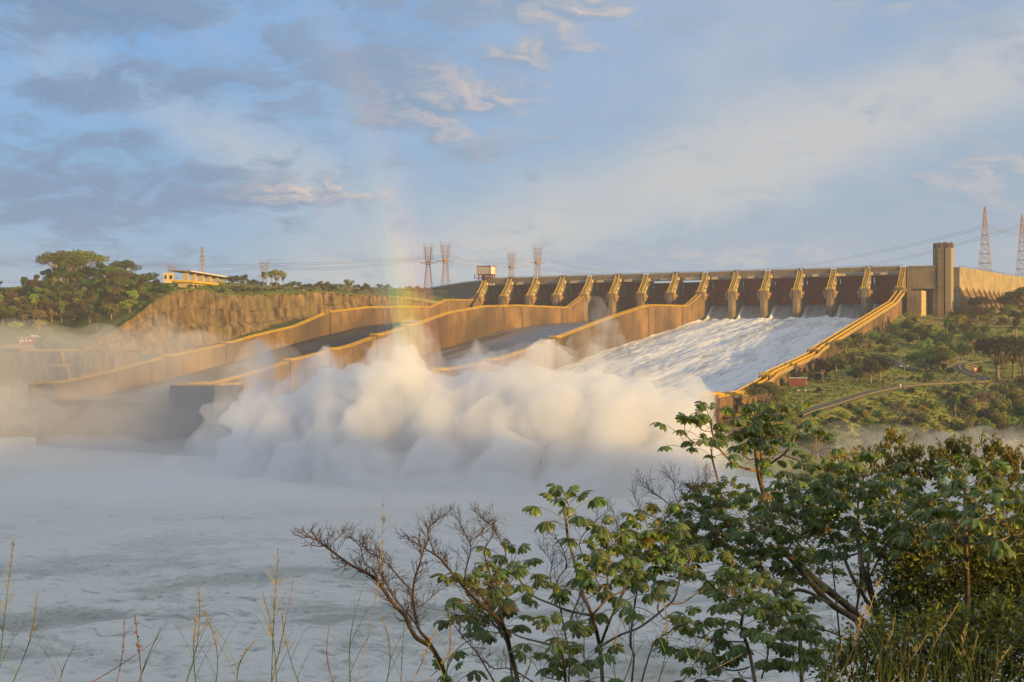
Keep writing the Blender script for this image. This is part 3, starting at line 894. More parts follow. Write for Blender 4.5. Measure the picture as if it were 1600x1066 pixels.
def rapid_mat():
    m = bpy.data.materials.new('white_rushing_water'); m.use_nodes = True
    t = NT(m.node_tree); t.n.clear()
    out = t.node('ShaderNodeOutputMaterial'); bs = t.node('ShaderNodeBsdfPrincipled')
    tcn = t.node('ShaderNodeTexCoord'); at_ = t.node('ShaderNodeAttribute'); at_.attribute_name = 'foam'
    vec = t.mapping(tcn.outputs['Object'], rot=(0, 0, SA))
    n = t.noise(t.mapping(vec, sc=(.95, .07, .2)), 1.0, 7, .7, .5)
    n2 = t.noise(t.mapping(vec, sc=(.09, .006, .1)), 1.0, 4, .6)
    f = t.math('ADD', t.math('MULTIPLY', t.ramp(n, .32, .62), .7), t.math('MULTIPLY', t.ramp(n2, .35, .6), .45))
    f = t.math('MULTIPLY', t.ramp(f, .0, .9, .25, 1), at_.outputs['Fac'])
    t.put(bs.inputs['Base Color'], t.mix(f, (.14, .145, .14), (.80, .80, .77)))
    t.put(bs.inputs['Roughness'], t.ramp(f, 0, 1, .2, .75, False))
    bn = t.node('ShaderNodeBump'); bn.inputs['Strength'].default_value = .6; bn.inputs['Distance'].default_value = .5
    t.put(bn.inputs['Height'], n); t.l.new(bn.outputs[0], bs.inputs['Normal'])
    t.l.new(bs.outputs[0], out.inputs[0])
    return m
M['rapid'] = rapid_mat()
def rapid_disp(U_, V_):
    br_ = np.clip((V_ - 16) / 8, 0, 1)
    bay = (U_ % 25) - 12.5
    smooth = 1 - br_
    rooster = 1.6 * np.exp(-((np.abs(bay) - 12.5) / 3.2) ** 2) * np.clip((V_ - 16) / 14, 0, 1) * np.exp(-np.clip(V_ - 30, 0, None) / 60)
    fin = (2.4 * np.exp(-((bay + 9.6 - .12 * (V_ + 8)) / .9) ** 2)) * np.clip((V_ + 8) / 10, 0, 1) * np.clip((24 - V_) / 8, 0, 1)
    wob = 3.2 * np.clip(fbm(U_ / 14, V_ / 40, seed=52) * 1.2 + fbm(U_ / 25, 0 * V_, seed=58), -1, 1) * .5
    rough_ = br_ * (.55 * fbm(U_ / 6 + 2 * fbm(U_ / 30, V_ / 60, oct=2, seed=50), V_ / 38, oct=4, seed=51) + .26 * fbm(U_ / 1.6, V_ / 9, oct=4, seed=54) + .14 * fbm(U_ / .9, V_ / 3.0, oct=2, seed=57))
    jump = 1.6 * np.exp(-((V_ - 24 - 2.5 * fbm(U_ / 5, 0 * V_, seed=53)) / 6) ** 2) * (1 + .6 * fbm(U_ / 2.5, V_ / 6, seed=56))
    return rooster + fin + rough_ + jump + br_ * wob + .15 * fbm(U_ / 1.5, V_ / 18, seed=55) * smooth
us = np.linspace(202, 348, 300); vs = np.r_[np.arange(-9, 40, .6), np.arange(40.8, 470, 1.25)]
UG, VG = np.meshgrid(us, vs, indexing='ij')
ZJ = sum(np.interp(VG + d, JETV, JETZ) for d in (-3, -1.5, 0, 1.5, 3)) / 5
fj = np.clip((VG - 30) / 25, 0, 1)
ZG = ZJ * (1 - fj) + smooth_interp(VG, F3V, F3Z) * fj + rapid_disp(UG, VG)
P = np.stack([OX + UG * UX + VG * VX, OY + UG * UY + VG * VY, ZG], -1)
rw = grid_obj('rushing_water', P, M['rapid'])
tag(rw, kind='structure')
bay = (UG % 25) - 12.5
edge_ = np.clip((VG - 19 - 3.0 * fbm(UG / 5, 0 * VG, seed=53)) / 5, 0, 1)
fin = np.exp(-((bay + 9.6 - .12 * (VG + 8)) / 1.1) ** 2)
foam = np.clip(.30 + edge_ * .78 + fin * 1.0 + .22 * fbm(UG / .8, VG / 20, seed=60), 0, 1)
ca = rw.data.attributes.new('foam', 'FLOAT', 'POINT'); ca.data.foreach_set('value', foam.reshape(-1).astype(np.float32))

# abutment block, unfinished tower and curved wing dam to the right
ab = dam_root('abutment_block', 352.6, 0, 0)
tag(ab, 'concrete abutment block with a tall recess left of the tower', 'building')
b = MB()
b.box(0, 19.8, -2.5, 14, 92.6, 108.4)
b.box(0, 2.9, -2.5, 14, 55, 92.6)
b.box(2.9, 19.8, 9, 14, 55, 92.6)
b.box(-.4, 20, -3.0, -2.5, 108.0, 109.2)
b.build('block', M['conc'], ab)
for k in range(5):
    b = MB(); b.box(3.0, 12.6, -18, 8.9, 55 + k * 7.2, 62.1 + k * 7.2); b.build('cast_lift', M['conc'], ab)
    b = MB(); b.box(12.65, 13.0, -17.8, 8.9, 55 + k * 7.2, 62.1 + k * 7.2); b.build('sunlit_flank', M['cream'], ab)  # sunlight on the block's right flank, put into the cream colour
b = MB(); b.prism([(0, 55), (0, 92.4), (8.9, 92.4), (8.9, 55)], 19.9, 20.6); b.build('side_wall', M['conc_w'], ab)
tw = dam_root('concrete_tower', 376.5, -2, 70)
tag(tw, 'tall unfinished concrete tower with rusty rebar sticking out of its top', 'tower')
def courses(mb_args, z0, z1, n, mt):
    x0, x1, y0, y1 = mb_args
    dz = (z1 - z0) / n
    me = None
    for k in range(n):
        b = MB(); b.box(x0, x1, y0, y1, 0, dz - .12)
        if me is None: o = b.build('cast_lift', mt, tw, (0, 0, z0)); me = o.data
        else: link('cast_lift', me, tw, (random.uniform(-.05, .05), random.uniform(-.05, .05), z0 + k * dz))
courses((-6.4, -2.6, -2.0, 6), -12, 51.5, 16, M['conc'])
courses((-2.4, 1.6, -5.4, 5.8), -12, 51.5, 16, M['conc'])
courses((2.6, 6.4, -5.0, 6.2), -12, 51.5, 16, M['conc_w'])
b = MB(); b.box(-6, 6, -1.4, 5.4, -12, 50.5); b.build('core', M['joint'], tw)
M['rust'] = mat('rusty_rebar', (.17, .07, .04), (.11, .05, .03), scale=2)
b = MB()
for (x0, x1, y0, y1) in ((-6.2, -2.8, -1.8, 5.8), (-2.2, 1.4, -5.2, 5.6), (2.8, 6.2, -4.8, 6)):
    for k in range(9):
        x = x0 + (x1 - x0) * k / 8
        for y in (y0, y1): b.bar((x, y, 51), (x + random.uniform(-.15, .15), y, 55.4 + random.uniform(-.8, .6)), .22)
    for k in range(12):
        y = y0 + (y1 - y0) * k / 11
        for x in (x0, x1): b.bar((x, y, 51), (x, y + random.uniform(-.15, .15), 55.4 + random.uniform(-.8, .6)), .22)
    for zz_ in (52.2, 53.4):
        b.bar((x0, y0, zz_), (x1, y0, zz_), .14); b.bar((x1, y0, zz_), (x1, y1, zz_), .14); b.bar((x0, y0, zz_), (x0, y1, zz_), .14)
b.build('rebar', M['rust'], tw)
wd_ = empty('wing_dam', (324, 893, 0))
tag(wd_, 'curved pale wing dam bathed in gold light right of the tower', 'dam')
wp = np.array([(323.5, 879), (345, 905), (372, 942), (398, 980), (425, 1012), (470, 1050), (560, 1100), (700, 1150), (860, 1190)], float)
q, tq = resample(np.c_[wp, np.zeros(len(wp))], 14)
nq = len(q)
tgx = np.gradient(q[:, 0]); tgy = np.gradient(q[:, 1]); ln = np.hypot(tgx, tgy); tgx /= ln; tgy /= ln
nx, ny = tgy, -tgx                                        # towards the camera
for k in range(nq - 1):
    b = MB()
    def W(i, off, z, e=0.0):
        s_ = e
        return (q[i, 0] + nx[i] * off + tgx[i] * s_ - 324, q[i, 1] + ny[i] * off + tgy[i] * s_ - 893, z)
    b.add([W(k, 0, 92, .08), W(k + 1, 0, 92, -.08), W(k + 1, 0, 108.6, -.08), W(k, 0, 108.6, .08), W(k, -6, 108.6, .08), W(k + 1, -6, 108.6, -.08), W(k, -6, 92, .08), W(k + 1, -6, 92, -.08)],
          [(0, 1, 2, 3), (3, 2, 5, 4), (4, 5, 7, 6), (0, 3, 4, 6), (1, 7, 5, 2)])
    b.build('wall_bay', M['conc_w'], wd_)
    b = MB()                                              # sloping lower face
    b.add([W(k, .3, 92, .1), W(k + 1, .3, 92, -.1), W(k + 1, 14, 62, -.1), W(k, 14, 62, .1), W(k, -3, 92, .1), W(k + 1, -3, 92, -.1)], [(0, 3, 2, 1), (4, 0, 1, 5)])
    b.build('lower_face', M['wallc'], wd_)
    b = MB()                                              # buttress
    b.add([W(k, .2, 94.5, -.9), W(k, .2, 94.5, .9), W(k, 18, 60, .9), W(k, 18, 60, -.9), W(k, .2, 60, -.9), W(k, .2, 60, .9)], [(0, 1, 2, 3), (0, 3, 4), (1, 5, 2)])
    b.build('buttress', M['wallc'], wd_)
b = MB()
for k in range(nq - 1):
    b.bar(W(k, -.3, 109.8), W(k + 1, -.3, 109.8), .12)
    for j in range(6):
        f = j / 6
        a_ = Vector(W(k, -.3, 108.6)).lerp(Vector(W(k + 1, -.3, 108.6)), f); b.bar(a_, a_ + Vector((0, 0, 1.2)), .1)
b.build('railing', M['steel'], wd_)

# rockfill dam to the left of the gates
rf = []
crest = np.array([S(-3, -6), S(-40, -32), S(-90, -75), S(-160, -140), S(-260, -230)])
cq, _ = resample(crest, 3)
for p in cq:
    row = []
    for d in np.arange(0, 46, 1.5):
        z = 108.4 - d * .55
        n = float(0)
        row.append((p[0] - d * .25 + 0, p[1] - d * .95, z))
    rf.append(row)
RF = np.array(rf)
RF[..., 2] += 1.0 * fbm(RF[..., 0] / 3, RF[..., 1] / 3, oct=4, seed=71) * np.clip((108.4 - RF[..., 2]) / 2, 0, 1)
rd = grid_obj('rockfill_dam', RF, M['rockfill'], smooth=False)
tag(rd, 'dark rockfill dam slope rising left of the gates', 'dam')
b = MB()
for a_, c_ in zip(cq[:-1], cq[1:]):
    b.add([(a_[0], a_[1], 108.4), (c_[0], c_[1], 108.4), (c_[0], c_[1] + 9, 108.4), (a_[0], a_[1] + 9, 108.4)], [(0, 1, 2, 3)])
    b.bar((a_[0], a_[1], 108.9), (c_[0], c_[1], 108.9), .35)
b.build('crest_kerb', M['conc'], rd)
# access road retaining strip and low wall below the rockfill
rdp = [at(604, 462, 1010), at(640, 464, 1020), at(690, 471, 1035), at(705, 474, 1030)]
b = MB()
for a_, c_ in zip(rdp[:-1], rdp[1:]):
    b.add([tuple(a_), tuple(c_), tuple(c_ - Vector((0, 0, 3))), tuple(a_ - Vector((0, 0, 3)))], [(0, 1, 2, 3)])
    b.add([tuple(a_), tuple(c_), tuple(c_ + Vector((2, 9, 0))), tuple(a_ + Vector((2, 9, 0)))], [(0, 1, 2, 3)])
tag(b.build('access_road', M['sand']), kind='structure')
# ------------------------------------------------------------------ roads, posts and huts on the right bank
def ground_at(px, py, zf, y0=430, y1=1100):
    """where the sight line through a photograph pixel meets the terrain"""
    Y = y0; kx = (px - 800) / 1900; kz = (py - 535.5) / 1900; one = zf.one
    while Y < y1:
        z = one(kx * Y, Y)
        if CAMZ - kz * Y <= z:
            return Vector((kx * Y, Y, z))
        Y += 1.5
    return None
class LeftGround:
    def one(s, x, y):
        return zleft(x, y) if y > np.interp(x, clp[order, 0], clp[order, 1]) + 1.5 else -100.0
    def __call__(s, x, y): return np.array([s.one(float(p), float(q)) for p, q in zip(np.ravel(x), np.ravel(y))])
zl_ = LeftGround()
road_pts = []
def road(name, pix, width, zf, kerb=True):
    P = [ground_at(a, b, zf) for a, b in pix]
    P = np.array([tuple(p) for p in P if p is not None])
    # smooth the course
    Q, _ = resample(P, 3.0)
    for _k in range(6):
        Q[1:-1] = (Q[:-2] + 2 * Q[1:-1] + Q[2:]) / 4
    tg = np.gradient(Q[:, :2], axis=0); tg /= np.linalg.norm(tg, axis=1)[:, None]
    nr = np.stack([-tg[:, 1], tg[:, 0]], -1)
    zc = np.max([zf(Q[:, 0] + nr[:, 0] * o, Q[:, 1] + nr[:, 1] * o) for o in (-width / 2, 0, width / 2)], axis=0)
    for _k in range(4): zc[1:-1] = (zc[:-2] + 2 * zc[1:-1] + zc[2:]) / 4
    zc += .3
    road_pts.extend([tuple(q) for q in Q[:, :2]])
    def strip(o0, o1, dz, m, nm, skirt=0.0):
        b = MB()
        a_ = [(Q[i, 0] + nr[i, 0] * o0, Q[i, 1] + nr[i, 1] * o0, zc[i] + dz) for i in range(len(Q))]
        c_ = [(Q[i, 0] + nr[i, 0] * o1, Q[i, 1] + nr[i, 1] * o1, zc[i] + dz) for i in range(len(Q))]
        for i in range(len(Q) - 1):
            b.add([a_[i], a_[i + 1], c_[i + 1], c_[i]], [(0, 3, 2, 1)])
            if skirt:
                for e in (a_, c_):
                    b.add([e[i], e[i + 1], (e[i + 1][0], e[i + 1][1], e[i + 1][2] - skirt), (e[i][0], e[i][1], e[i][2] - skirt)], [(0, 1, 2, 3)])
        return b.build(nm, m)
    r_ = strip(-width / 2, width / 2, 0, M['asph'], name, 2.0); tag(r_, kind='structure')
    l_ = strip(-.18, .18, .012, M['line'], 'centre_line'); l_.parent = r_
    for s_ in (-1, 1):
        k_ = strip(s_ * (width / 2 + .02), s_ * (width / 2 + .4), .12, M['sand'], 'kerb', .5); k_.parent = r_
road('road', [(1340, 551), (1362, 553), (1378, 557), (1392, 566), (1408, 574), (1424, 579), (1460, 581)], 4.6, zr)
road('road', [(1530, 568), (1508, 569), (1497, 573), (1503, 580), (1520, 587), (1538, 592), (1545, 596), (1520, 599), (1470, 600), (1430, 603), (1400, 607), (1370, 613), (1340, 621), (1310, 631), (1280, 640), (1262, 646), (1245, 652)], 4.8, zr)
road('path', [(1470, 509), (1510, 510.5), (1560, 512), (1610, 514)], 3.0, zr)
rp = np.array(road_pts)

def lamp_post(px, py, h, label):
    p = ground_at(px, py, zr)
    o = empty('lamp_post', p)
    b = MB(); b.tube([(0, 0, -.5), (0, 0, h)], [.28, .18], 6); b.build('pole', M['sand'], o)
    b = MB(); b.bar((-1.7, 0, h - .1), (1.7, 0, h - .1), .2); b.build('crossarm', M['sand'], o)
    for s_ in (-1, 1):
        b = MB(); b.box(s_ * 1.6 - .55, s_ * 1.6 + .55, -.25, .25, h - .05, h + .25); b.build('lamp_head', M['white'], o)
    tag(o, label, 'lamp post', 'lamp posts on the hillside')
lamp_post(1413, 609, 11.0, 'tall pale lamp post standing above the lower road')
lamp_post(1253, 641, 8.6, 'lamp post on the grass slope nearest the yellow railed wall')
p = ground_at(1524, 588, zr)
o = empty('road_sign', p); tag(o, 'small round red and white road sign beside the curving road', 'road sign')
b = MB(); b.tube([(0, 0, -.4), (0, 0, 2.9)], .11, 6); b.build('post', M['steel'], o)
M['signred'] = mat('sign_red', (.55, .04, .03), None, rough=.5)
b = MB()
b.tube([(0, -.12, 3.7), (0, -.02, 3.7)], 1.15, 8); b.build('sign_rim', M['signred'], o)
b = MB(); b.tube([(0, -.16, 3.7), (0, -.125, 3.7)], .72, 8); b.build('sign_face', M['white'], o)
p = ground_at(1407, 608, zr)
b = MB(); b.box(-.3, .3, -.3, .3, -.4, 2.0); b.prism([(-.3, 2.0), (0, 2.35), (.3, 2.0)], -.3, .3)
tag(b.build('marker_post', M['white'], None, p), 'short white marker post at the edge of the lower road', 'marker post')
# brown hut below the right wall
p = ground_at(1247, 603, zr)
o = empty('brown_hut', p, R(-18)); tag(o, 'low red brown hut with a flat pale roof below the yellow railed wall', 'hut')
b = MB(); b.box(-4.0, 4.0, -2.4, 2.4, -1.5, 3.5); b.build('wall', M['brick'], o)
b = MB(); b.box(-4.4, 4.4, -2.8, 2.8, 3.5, 3.9); b.build('roof', M['roofw'], o)
b = MB(); b.box(4.0, 4.06, -1.3, .3, -.2, 2.4); b.build('door', M['cream'], o)

# ------------------------------------------------------------------ left bank buildings
p = Vector((-217, 825, 0)); q_ = Vector((-203, 890, 0))
ang_ = math.atan2(q_.y - p.y, q_.x - p.x)
pv = empty('pavilion', (p.x, p.y, 96), ang_)
tag(pv, 'modern viewing pavilion with a long flat roof on columns above the cliff', 'pavilion')
b = MB()                                                   # local x = along its length, y = away to the left
b.add([(-2, 0, 6.0), (-4, 15, 6.6), (68, 17, 4.9), (67, 0, 4.6), (-2, 0, 6.9), (-4, 15, 7.2), (68, 17, 5.7), (67, 0, 5.6)], [(0, 1, 2, 3), (4, 7, 6, 5), (0, 3, 7, 4), (1, 0, 4, 5), (2, 1, 5, 6), (3, 2, 6, 7)])
b.build('roof', M['conc'], pv)
b = MB(); b.add([(-2.02, -.25, 6.1), (67, -.25, 4.65), (67, -.25, 5.6), (-2.02, -.25, 6.9), (-2.02, -.03, 6.1), (67, -.03, 4.65), (67, -.03, 5.6), (-2.02, -.03, 6.9)], [(0, 1, 2, 3), (4, 7, 6, 5), (3, 2, 6, 7), (0, 4, 5, 1), (0, 3, 7, 4), (1, 5, 6, 2)])
b.build('fascia', M['white'], pv)
for k in range(6):
    b = MB(); x = -1 + k * 11.5 + 3; b.box(x - .9, x + .9, 4, 7.5, 0, 6.2 - k * .26); b.build('column', M['cream'], pv)
b = MB(); b.box(2, 66, -1.5, 14, -1.4, 0); b.build('terrace', M['yellow'], pv)
b = MB(); b.box(3, 26, 1, 12, -6, -1.4); b.build('lower_storey', M['cream'], pv)
for k in range(3):
    b = MB(); b.box(5 + 6 * k, 9 + 6 * k, .9, 1.05, -4.8, -2.4); b.build('window', M['dark'], pv)
b = MB(); b.box(26, 60, 4, 12, -6, -1.4); b.build('undercroft', M['dark'], pv)
ph = at(264, 438, 818)
hb_ = empty('pump_house', (ph.x, ph.y, ph.z), R(10)); tag(hb_, 'small cream block house at the left end of the flat roofed pavilion', 'hut')
b = MB(); b.box(-3.2, 3.4, -3, 3, -2, 4.2); b.build('wall', M['cream'], hb_)
b = MB(); b.box(-3.6, 3.8, -3.4, 3.4, 4.2, 4.8); b.build('roof', M['roofw'], hb_)
b = MB(); b.box(-2.6, -1.2, -3.06, -3.0, .6, 3.2); b.build('window', M['dark'], hb_)
b = MB(); b.box(.6, 2.4, -3.06, -3.0, .6, 3.2); b.build('window', M['dark'], hb_)
a_ = at(272, 440, 815); c_ = at(303, 441, 812)
b = MB(); b.bar((0, 0, 0), tuple(c_ - a_), 1.6)
tag(b.build('parapet', M['yellow'], None, a_), 'low yellow parapet between the cream block house and the pavilion', 'wall')

# chalet on the lower bench
p = ground_at(45, 538, zl_, 690)
ct = empty('lookout_hut', p, R(4)); tag(ct, 'small brick hut with an overhanging pale roof on the lower left bench', 'hut')
b = MB(); b.box(-4.6, 3.6, -2.5, 2.8, -1, 3.3); b.build('wall', M['brick'], ct)
b = MB(); b.add([(-5.6, -3.6, 3.3), (6.4, -3.6, 4.2), (6.4, 3.6, 4.2), (-5.6, 3.6, 3.3), (-5.6, -3.6, 3.65), (6.4, -3.6, 4.6), (6.4, 3.6, 4.6), (-5.6, 3.6, 3.65)], [(0, 3, 2, 1), (4, 5, 6, 7), (0, 1, 5, 4), (1, 2, 6, 5), (2, 3, 7, 6), (3, 0, 4, 7)])
b.build('roof', M['roofw'], ct)
b = MB(); b.box(1.6, 5.0, -1.4, 1.6, 4.55, 5.4); b.build('roof_vent', M['roofw'], ct)
for k in range(3):
    b = MB(); b.box(-3.6 + k * 2.3, -2.2 + k * 2.3, -2.56, -2.5, 1.4, 2.6); b.build('window', M['white'], ct)
b = MB(); b.box(-4.7, -4.0, -2.62, -2.5, 0, 2.4); b.build('door', M['white'], ct)
a_ = at(2, 541, 709); c_ = at(56, 541, 712)
b = MB(); b.prism([(-.4, -1.6), (-.4, .9), (.4, .9), (.4, -1.6)], 0, c_.x - a_.x)
tag(b.build('terrace_wall', M['conc_w'], None, a_), 'pale terrace wall running below the brick hut', 'wall')
# yellow walkways and ladders down the lower cliff
def fence(name, P, h, label, cat, ladder=False, grp=None):
    o = MB(); rails(o, [tuple(p) for p in P], h=h, step=1.6, wd=.2, nr=3)
    return tag(o.build(name, M['yellow']), label, cat, grp)
fence('walkway_railing', [at(33, 549.6, 707), at(78, 549.6, 708.5), at(123, 549.4, 712)], 1.4, 'long yellow railing along the top of the lower left cliff', 'railing')
fence('cliff_stair', [at(71, 540, 713), at(82, 548.5, 707)], 1.6, 'short yellow stair sloping down to the cliff top railing', 'stair')
fence('walkway_railing', [at(78, 573, 699), at(111, 573, 700)], 1.3, 'short yellow railing on the ledge halfway down the left cliff', 'railing')
def ladder(P, Q, wd, label):
    b = MB(); P = Vector(P); Q = Vector(Q)
    for s_ in (-1, 1): b.bar(P + Vector((s_ * wd, 0, 0)), Q + Vector((s_ * wd, 0, 0)), .3)
    n_ = int((P - Q).length / .7)
    for k in range(n_): c = P.lerp(Q, (k + .5) / n_); b.bar(c - Vector((wd, 0, 0)), c + Vector((wd, 0, 0)), .22)
    return tag(b.build('ladder', M['yellow']), label, 'ladder', 'yellow ladders on the left cliff')
ladder(at(97, 550, 705), at(101, 571, 699), .55, 'upper yellow ladder between the cliff railing and the ledge below')
ladder(at(106, 573, 699), at(110, 595, 695), .55, 'lower yellow ladder dropping from the ledge to the guide wall')

# ------------------------------------------------------------------ gantry crane on the left end of the deck
cr = empty('gantry_crane', (-23.5, 1052, 108.4), -SA)
tag(cr, 'white cabin gantry crane on red legs at the left end of the dam deck', 'crane')
cx = 2.0
b = MB(); b.box(cx - 6.5, cx + 6.5, -5.2, 3.8, 4.6, 11.2); b.build('cabin', M['white'], cr)
for k in range(8):
    b = MB(); x = cx - 6.4 + k * 1.83; b.box(x - .18, x + .18, -5.45, -5.2, 4.7, 11.1); b.build('rib', M['cream'], cr)
M['crred'] = mat('crane_red_paint', (.32, .06, .035), (.25, .05, .03), scale=.5, rough=.5)
b = MB()
for z in (4.2, 11.3):
    b.box(cx - 6.9, cx + 6.9, -5.6, -5.0, z - .3, z + .4); b.box(cx - 6.9, cx + 6.9, 3.6, 4.2, z - .3, z + .4)
    b.box(cx + 6.4, cx + 6.9, -5.0, 3.6, z - .3, z + .4); b.box(cx - 6.9, cx - 6.4, -5.0, 3.6, z - .3, z + .4)
for x in (-6.9, 6.4):
    for y in (-5.6, 3.6): b.box(cx + x, cx + x + .5, y, y + .6, 4.6, 11.0)
b.build('cabin_frame', M['crred'], cr)
for x in (-5.5, 1, 3.5, 6):
    for y in (-4.4, 3):
        b = MB(); b.box(cx + x - .4, cx + x + .4, y - .4, y + .4, -.4, 3.9); b.build('leg', M['crred'], cr)
b = MB(); b.box(cx - 9.5, cx + 9, -5.4, -4.6, 1.0, 1.8); b.box(cx - 9.5, cx - 9.0, -5.4, -4.6, 1.8, 4.6); b.box(cx + 8.5, cx + 9, -5.4, -4.6, 1.8, 4.6); b.build('boom', M['steel'], cr)
b = MB(); b.box(cx - 3.5, cx + .4, -3.5, 2.5, -.2, 3.2); b.build('winch_house', M['steel'], cr)

# ------------------------------------------------------------------ pylons and lines
def pylon(kind, h, wb, th=.30):
    o = empty('pylon')
    legs = []
    zs = np.linspace(0, h, 9)
    if kind == 'crown':
        wf = lambda z: float(np.interp(z, [0, h * .62, h], [wb, wb * .42, wb * .80]))
    else:
        wf = lambda z: float(np.interp(z, [0, h * .80, h], [wb, wb * .27, wb * .10]))
    for sx_ in (-1, 1):
        for sy_ in (-1, 1):
            b = MB()
            for a_, c_ in zip(zs[:-1], zs[1:]):
                b.bar((sx_ * wf(a_) / 2, sy_ * wf(a_) / 2, a_), (sx_ * wf(c_) / 2, sy_ * wf(c_) / 2, c_), th)
            if kind == 'crown': b.bar((sx_ * wf(h) / 2, sy_ * wf(h) / 2, h), (sx_ * wf(h) * .62, sy_ * wf(h) * .5, h * 1.10), th * .8)
            b.build('leg', M['pylon'], o)
    b = MB()
    for a_, c_ in zip(zs[:-1], zs[1:]):
        for (p0, p1) in (((-1, -1), (1, -1)), ((1, -1), (1, 1)), ((1, 1), (-1, 1)), ((-1, 1), (-1, -1))):
            wa, wc = wf(a_) / 2, wf(c_) / 2
            b.bar((p0[0] * wa, p0[1] * wa, a_), (p1[0] * wc, p1[1] * wc, c_), th * .62)
            b.bar((p1[0] * wa, p1[1] * wa, a_), (p0[0] * wc, p0[1] * wc, c_), th * .62)
            b.bar((p0[0] * wc, p0[1] * wc, c_), (p1[0] * wc, p1[1] * wc, c_), th * .62)
    q = b.build('bracing', M['pylon'], o); q['kind'] = 'stuff'
    if kind == 'crown':
        b = MB()
        z = h * .66
        for sy_ in (-1, 1):
            b.bar((-wb * 1.05, 0, z + 1), (wb * 1.05, 0, z + 1), th)
            b.bar((-wb * 1.05, 0, z + 1), (0, sy_ * wf(z) / 2, z - 1.5), th * .7); b.bar((wb * 1.05, 0, z + 1), (0, sy_ * wf(z) / 2, z - 1.5), th * .7)
        for k in range(-2, 3): b.bar((k * wb * .2, 0, z), (k * wb * .32, 0, h * 1.08), th * .6)
        b.box(-wf(z) / 2, wf(z) / 2, -wf(z) / 2, wf(z) / 2, z - .2, z + 2.6)
        b.build('crossarm', M['pylon'], o)
    else:
        for z, wdt in ((h * .80, .34), (h * .87, .26), (h * .93, .18)):
            b = MB()
            for s_ in (-1, 1):
                b.bar((0, 0, z + 1.2), (s_ * wb * wdt, 0, z), th); b.bar((0, 0, z - 1.2), (s_ * wb * wdt, 0, z), th)
                b.bar((s_ * wb * wdt, 0, z), (s_ * wb * wdt, 0, z - 2.2), th * .7)
            b.build('crossarm', M['pylon'], o)
    return o
pc = pylon('crown', 50, 9.5)
pt_ = pylon('taper', 70, 21, .5)
PY = [('c', 669, 380, 1320, 'left one of the pair of pylons at the foot of the rainbow'), ('c', 696, 377, 1300, 'right one of the pair of pylons near the rainbow, spiky top'),
      ('c', 799, 391, 1500, 'small pylon just right of the white crane cabin'), ('c', 840, 381, 1360, 'pylon standing above the fourth pier, right of the crane'),
      ('c', 413, 405, 1500, 'faint small pylon behind the hilltop trees'), ('t', 316, 386, 1250, 'slim pylon behind the pavilion roof'),
      ('c', 268, 411, 1700, 'tiny faint pylon behind the cream block house'),
      ('t', 1539, 323, 1130, 'tall slender lattice pylon behind the wing dam'), ('t', 1597, 336, 1180, 'tall lattice pylon cut by the right edge of the picture')]
first = {'c': True, 't': True}
pyl = []
for k, x, y, Y, lab in PY:
    src = pc if k == 'c' else pt_
    o = src if first[k] else copy_tree(src)
    first[k] = False
    top = at(x, y, Y)
    hh = 55.0 if k == 'c' else 70.0
    if k == 't' and Y < 1240: hh = 70
    o.location = (top.x, top.y, top.z - hh)
    if x == 316: o.scale = (.55, .55, 1); 
    o.rotation_euler = (0, 0, R({669: 12, 696: 20, 799: 30, 840: 25}.get(x, 55 if k == 't' else 35)))
    tag(o, lab, 'pylon', 'electricity pylons'); pyl.append(o)
def wire(P, Q, sag, label, r=.13, n=18, bundle=2):
    b = MB()
    for j in range(bundle):
        off = Vector((0, 0, -j * 2.2))
        b.tube([P.lerp(Q, k / n) + off - Vector((0, 0, 4 * sag * (k / n) * (1 - k / n))) for k in range(n + 1)], r, 4)
    return tag(b.build('power_line', M['wire']), label, 'power line', 'power lines across the sky')
wire(at(669, 402, 1320), at(413, 416, 1500), 6, 'faint cables between the rainbow pylons and the small left pylon')
wire(at(696, 399, 1300), at(-40, 402, 1500), 10, 'cables running left from the paired pylons across the sky')
wire(at(413, 416, 1500), at(-40, 436, 1700), 10, 'lowest cables running left behind the hilltop trees')
wire(at(669, 402, 1320), at(799, 410, 1500), 6, 'cables between the paired pylons and the small pylon by the crane')
wire(at(696, 398, 1300), at(840, 400, 1360), 7, 'cables joining the rainbow pylon and the pylon above the fourth pier')
wire(at(840, 400, 1360), at(1010, 429, 1500), 4, 'cables dropping right from the pylon above the fourth pier')
wire(at(799, 410, 1500), at(960, 430, 1700), 3, 'lower cables dropping behind the dam deck')
wire(at(1539, 352, 1130), at(1050, 427, 1500), 12, 'upper cables sloping from the tall right pylon down to the dam', .12)
wire(at(1597, 350, 1180), at(1150, 430, 1500), 14, 'lower cables sloping from the edge pylon down to the dam', .12)
wire(at(1539, 350, 1130), at(1640, 372, 1180), 3, 'short cables from the tall right pylon to the picture edge', .12)

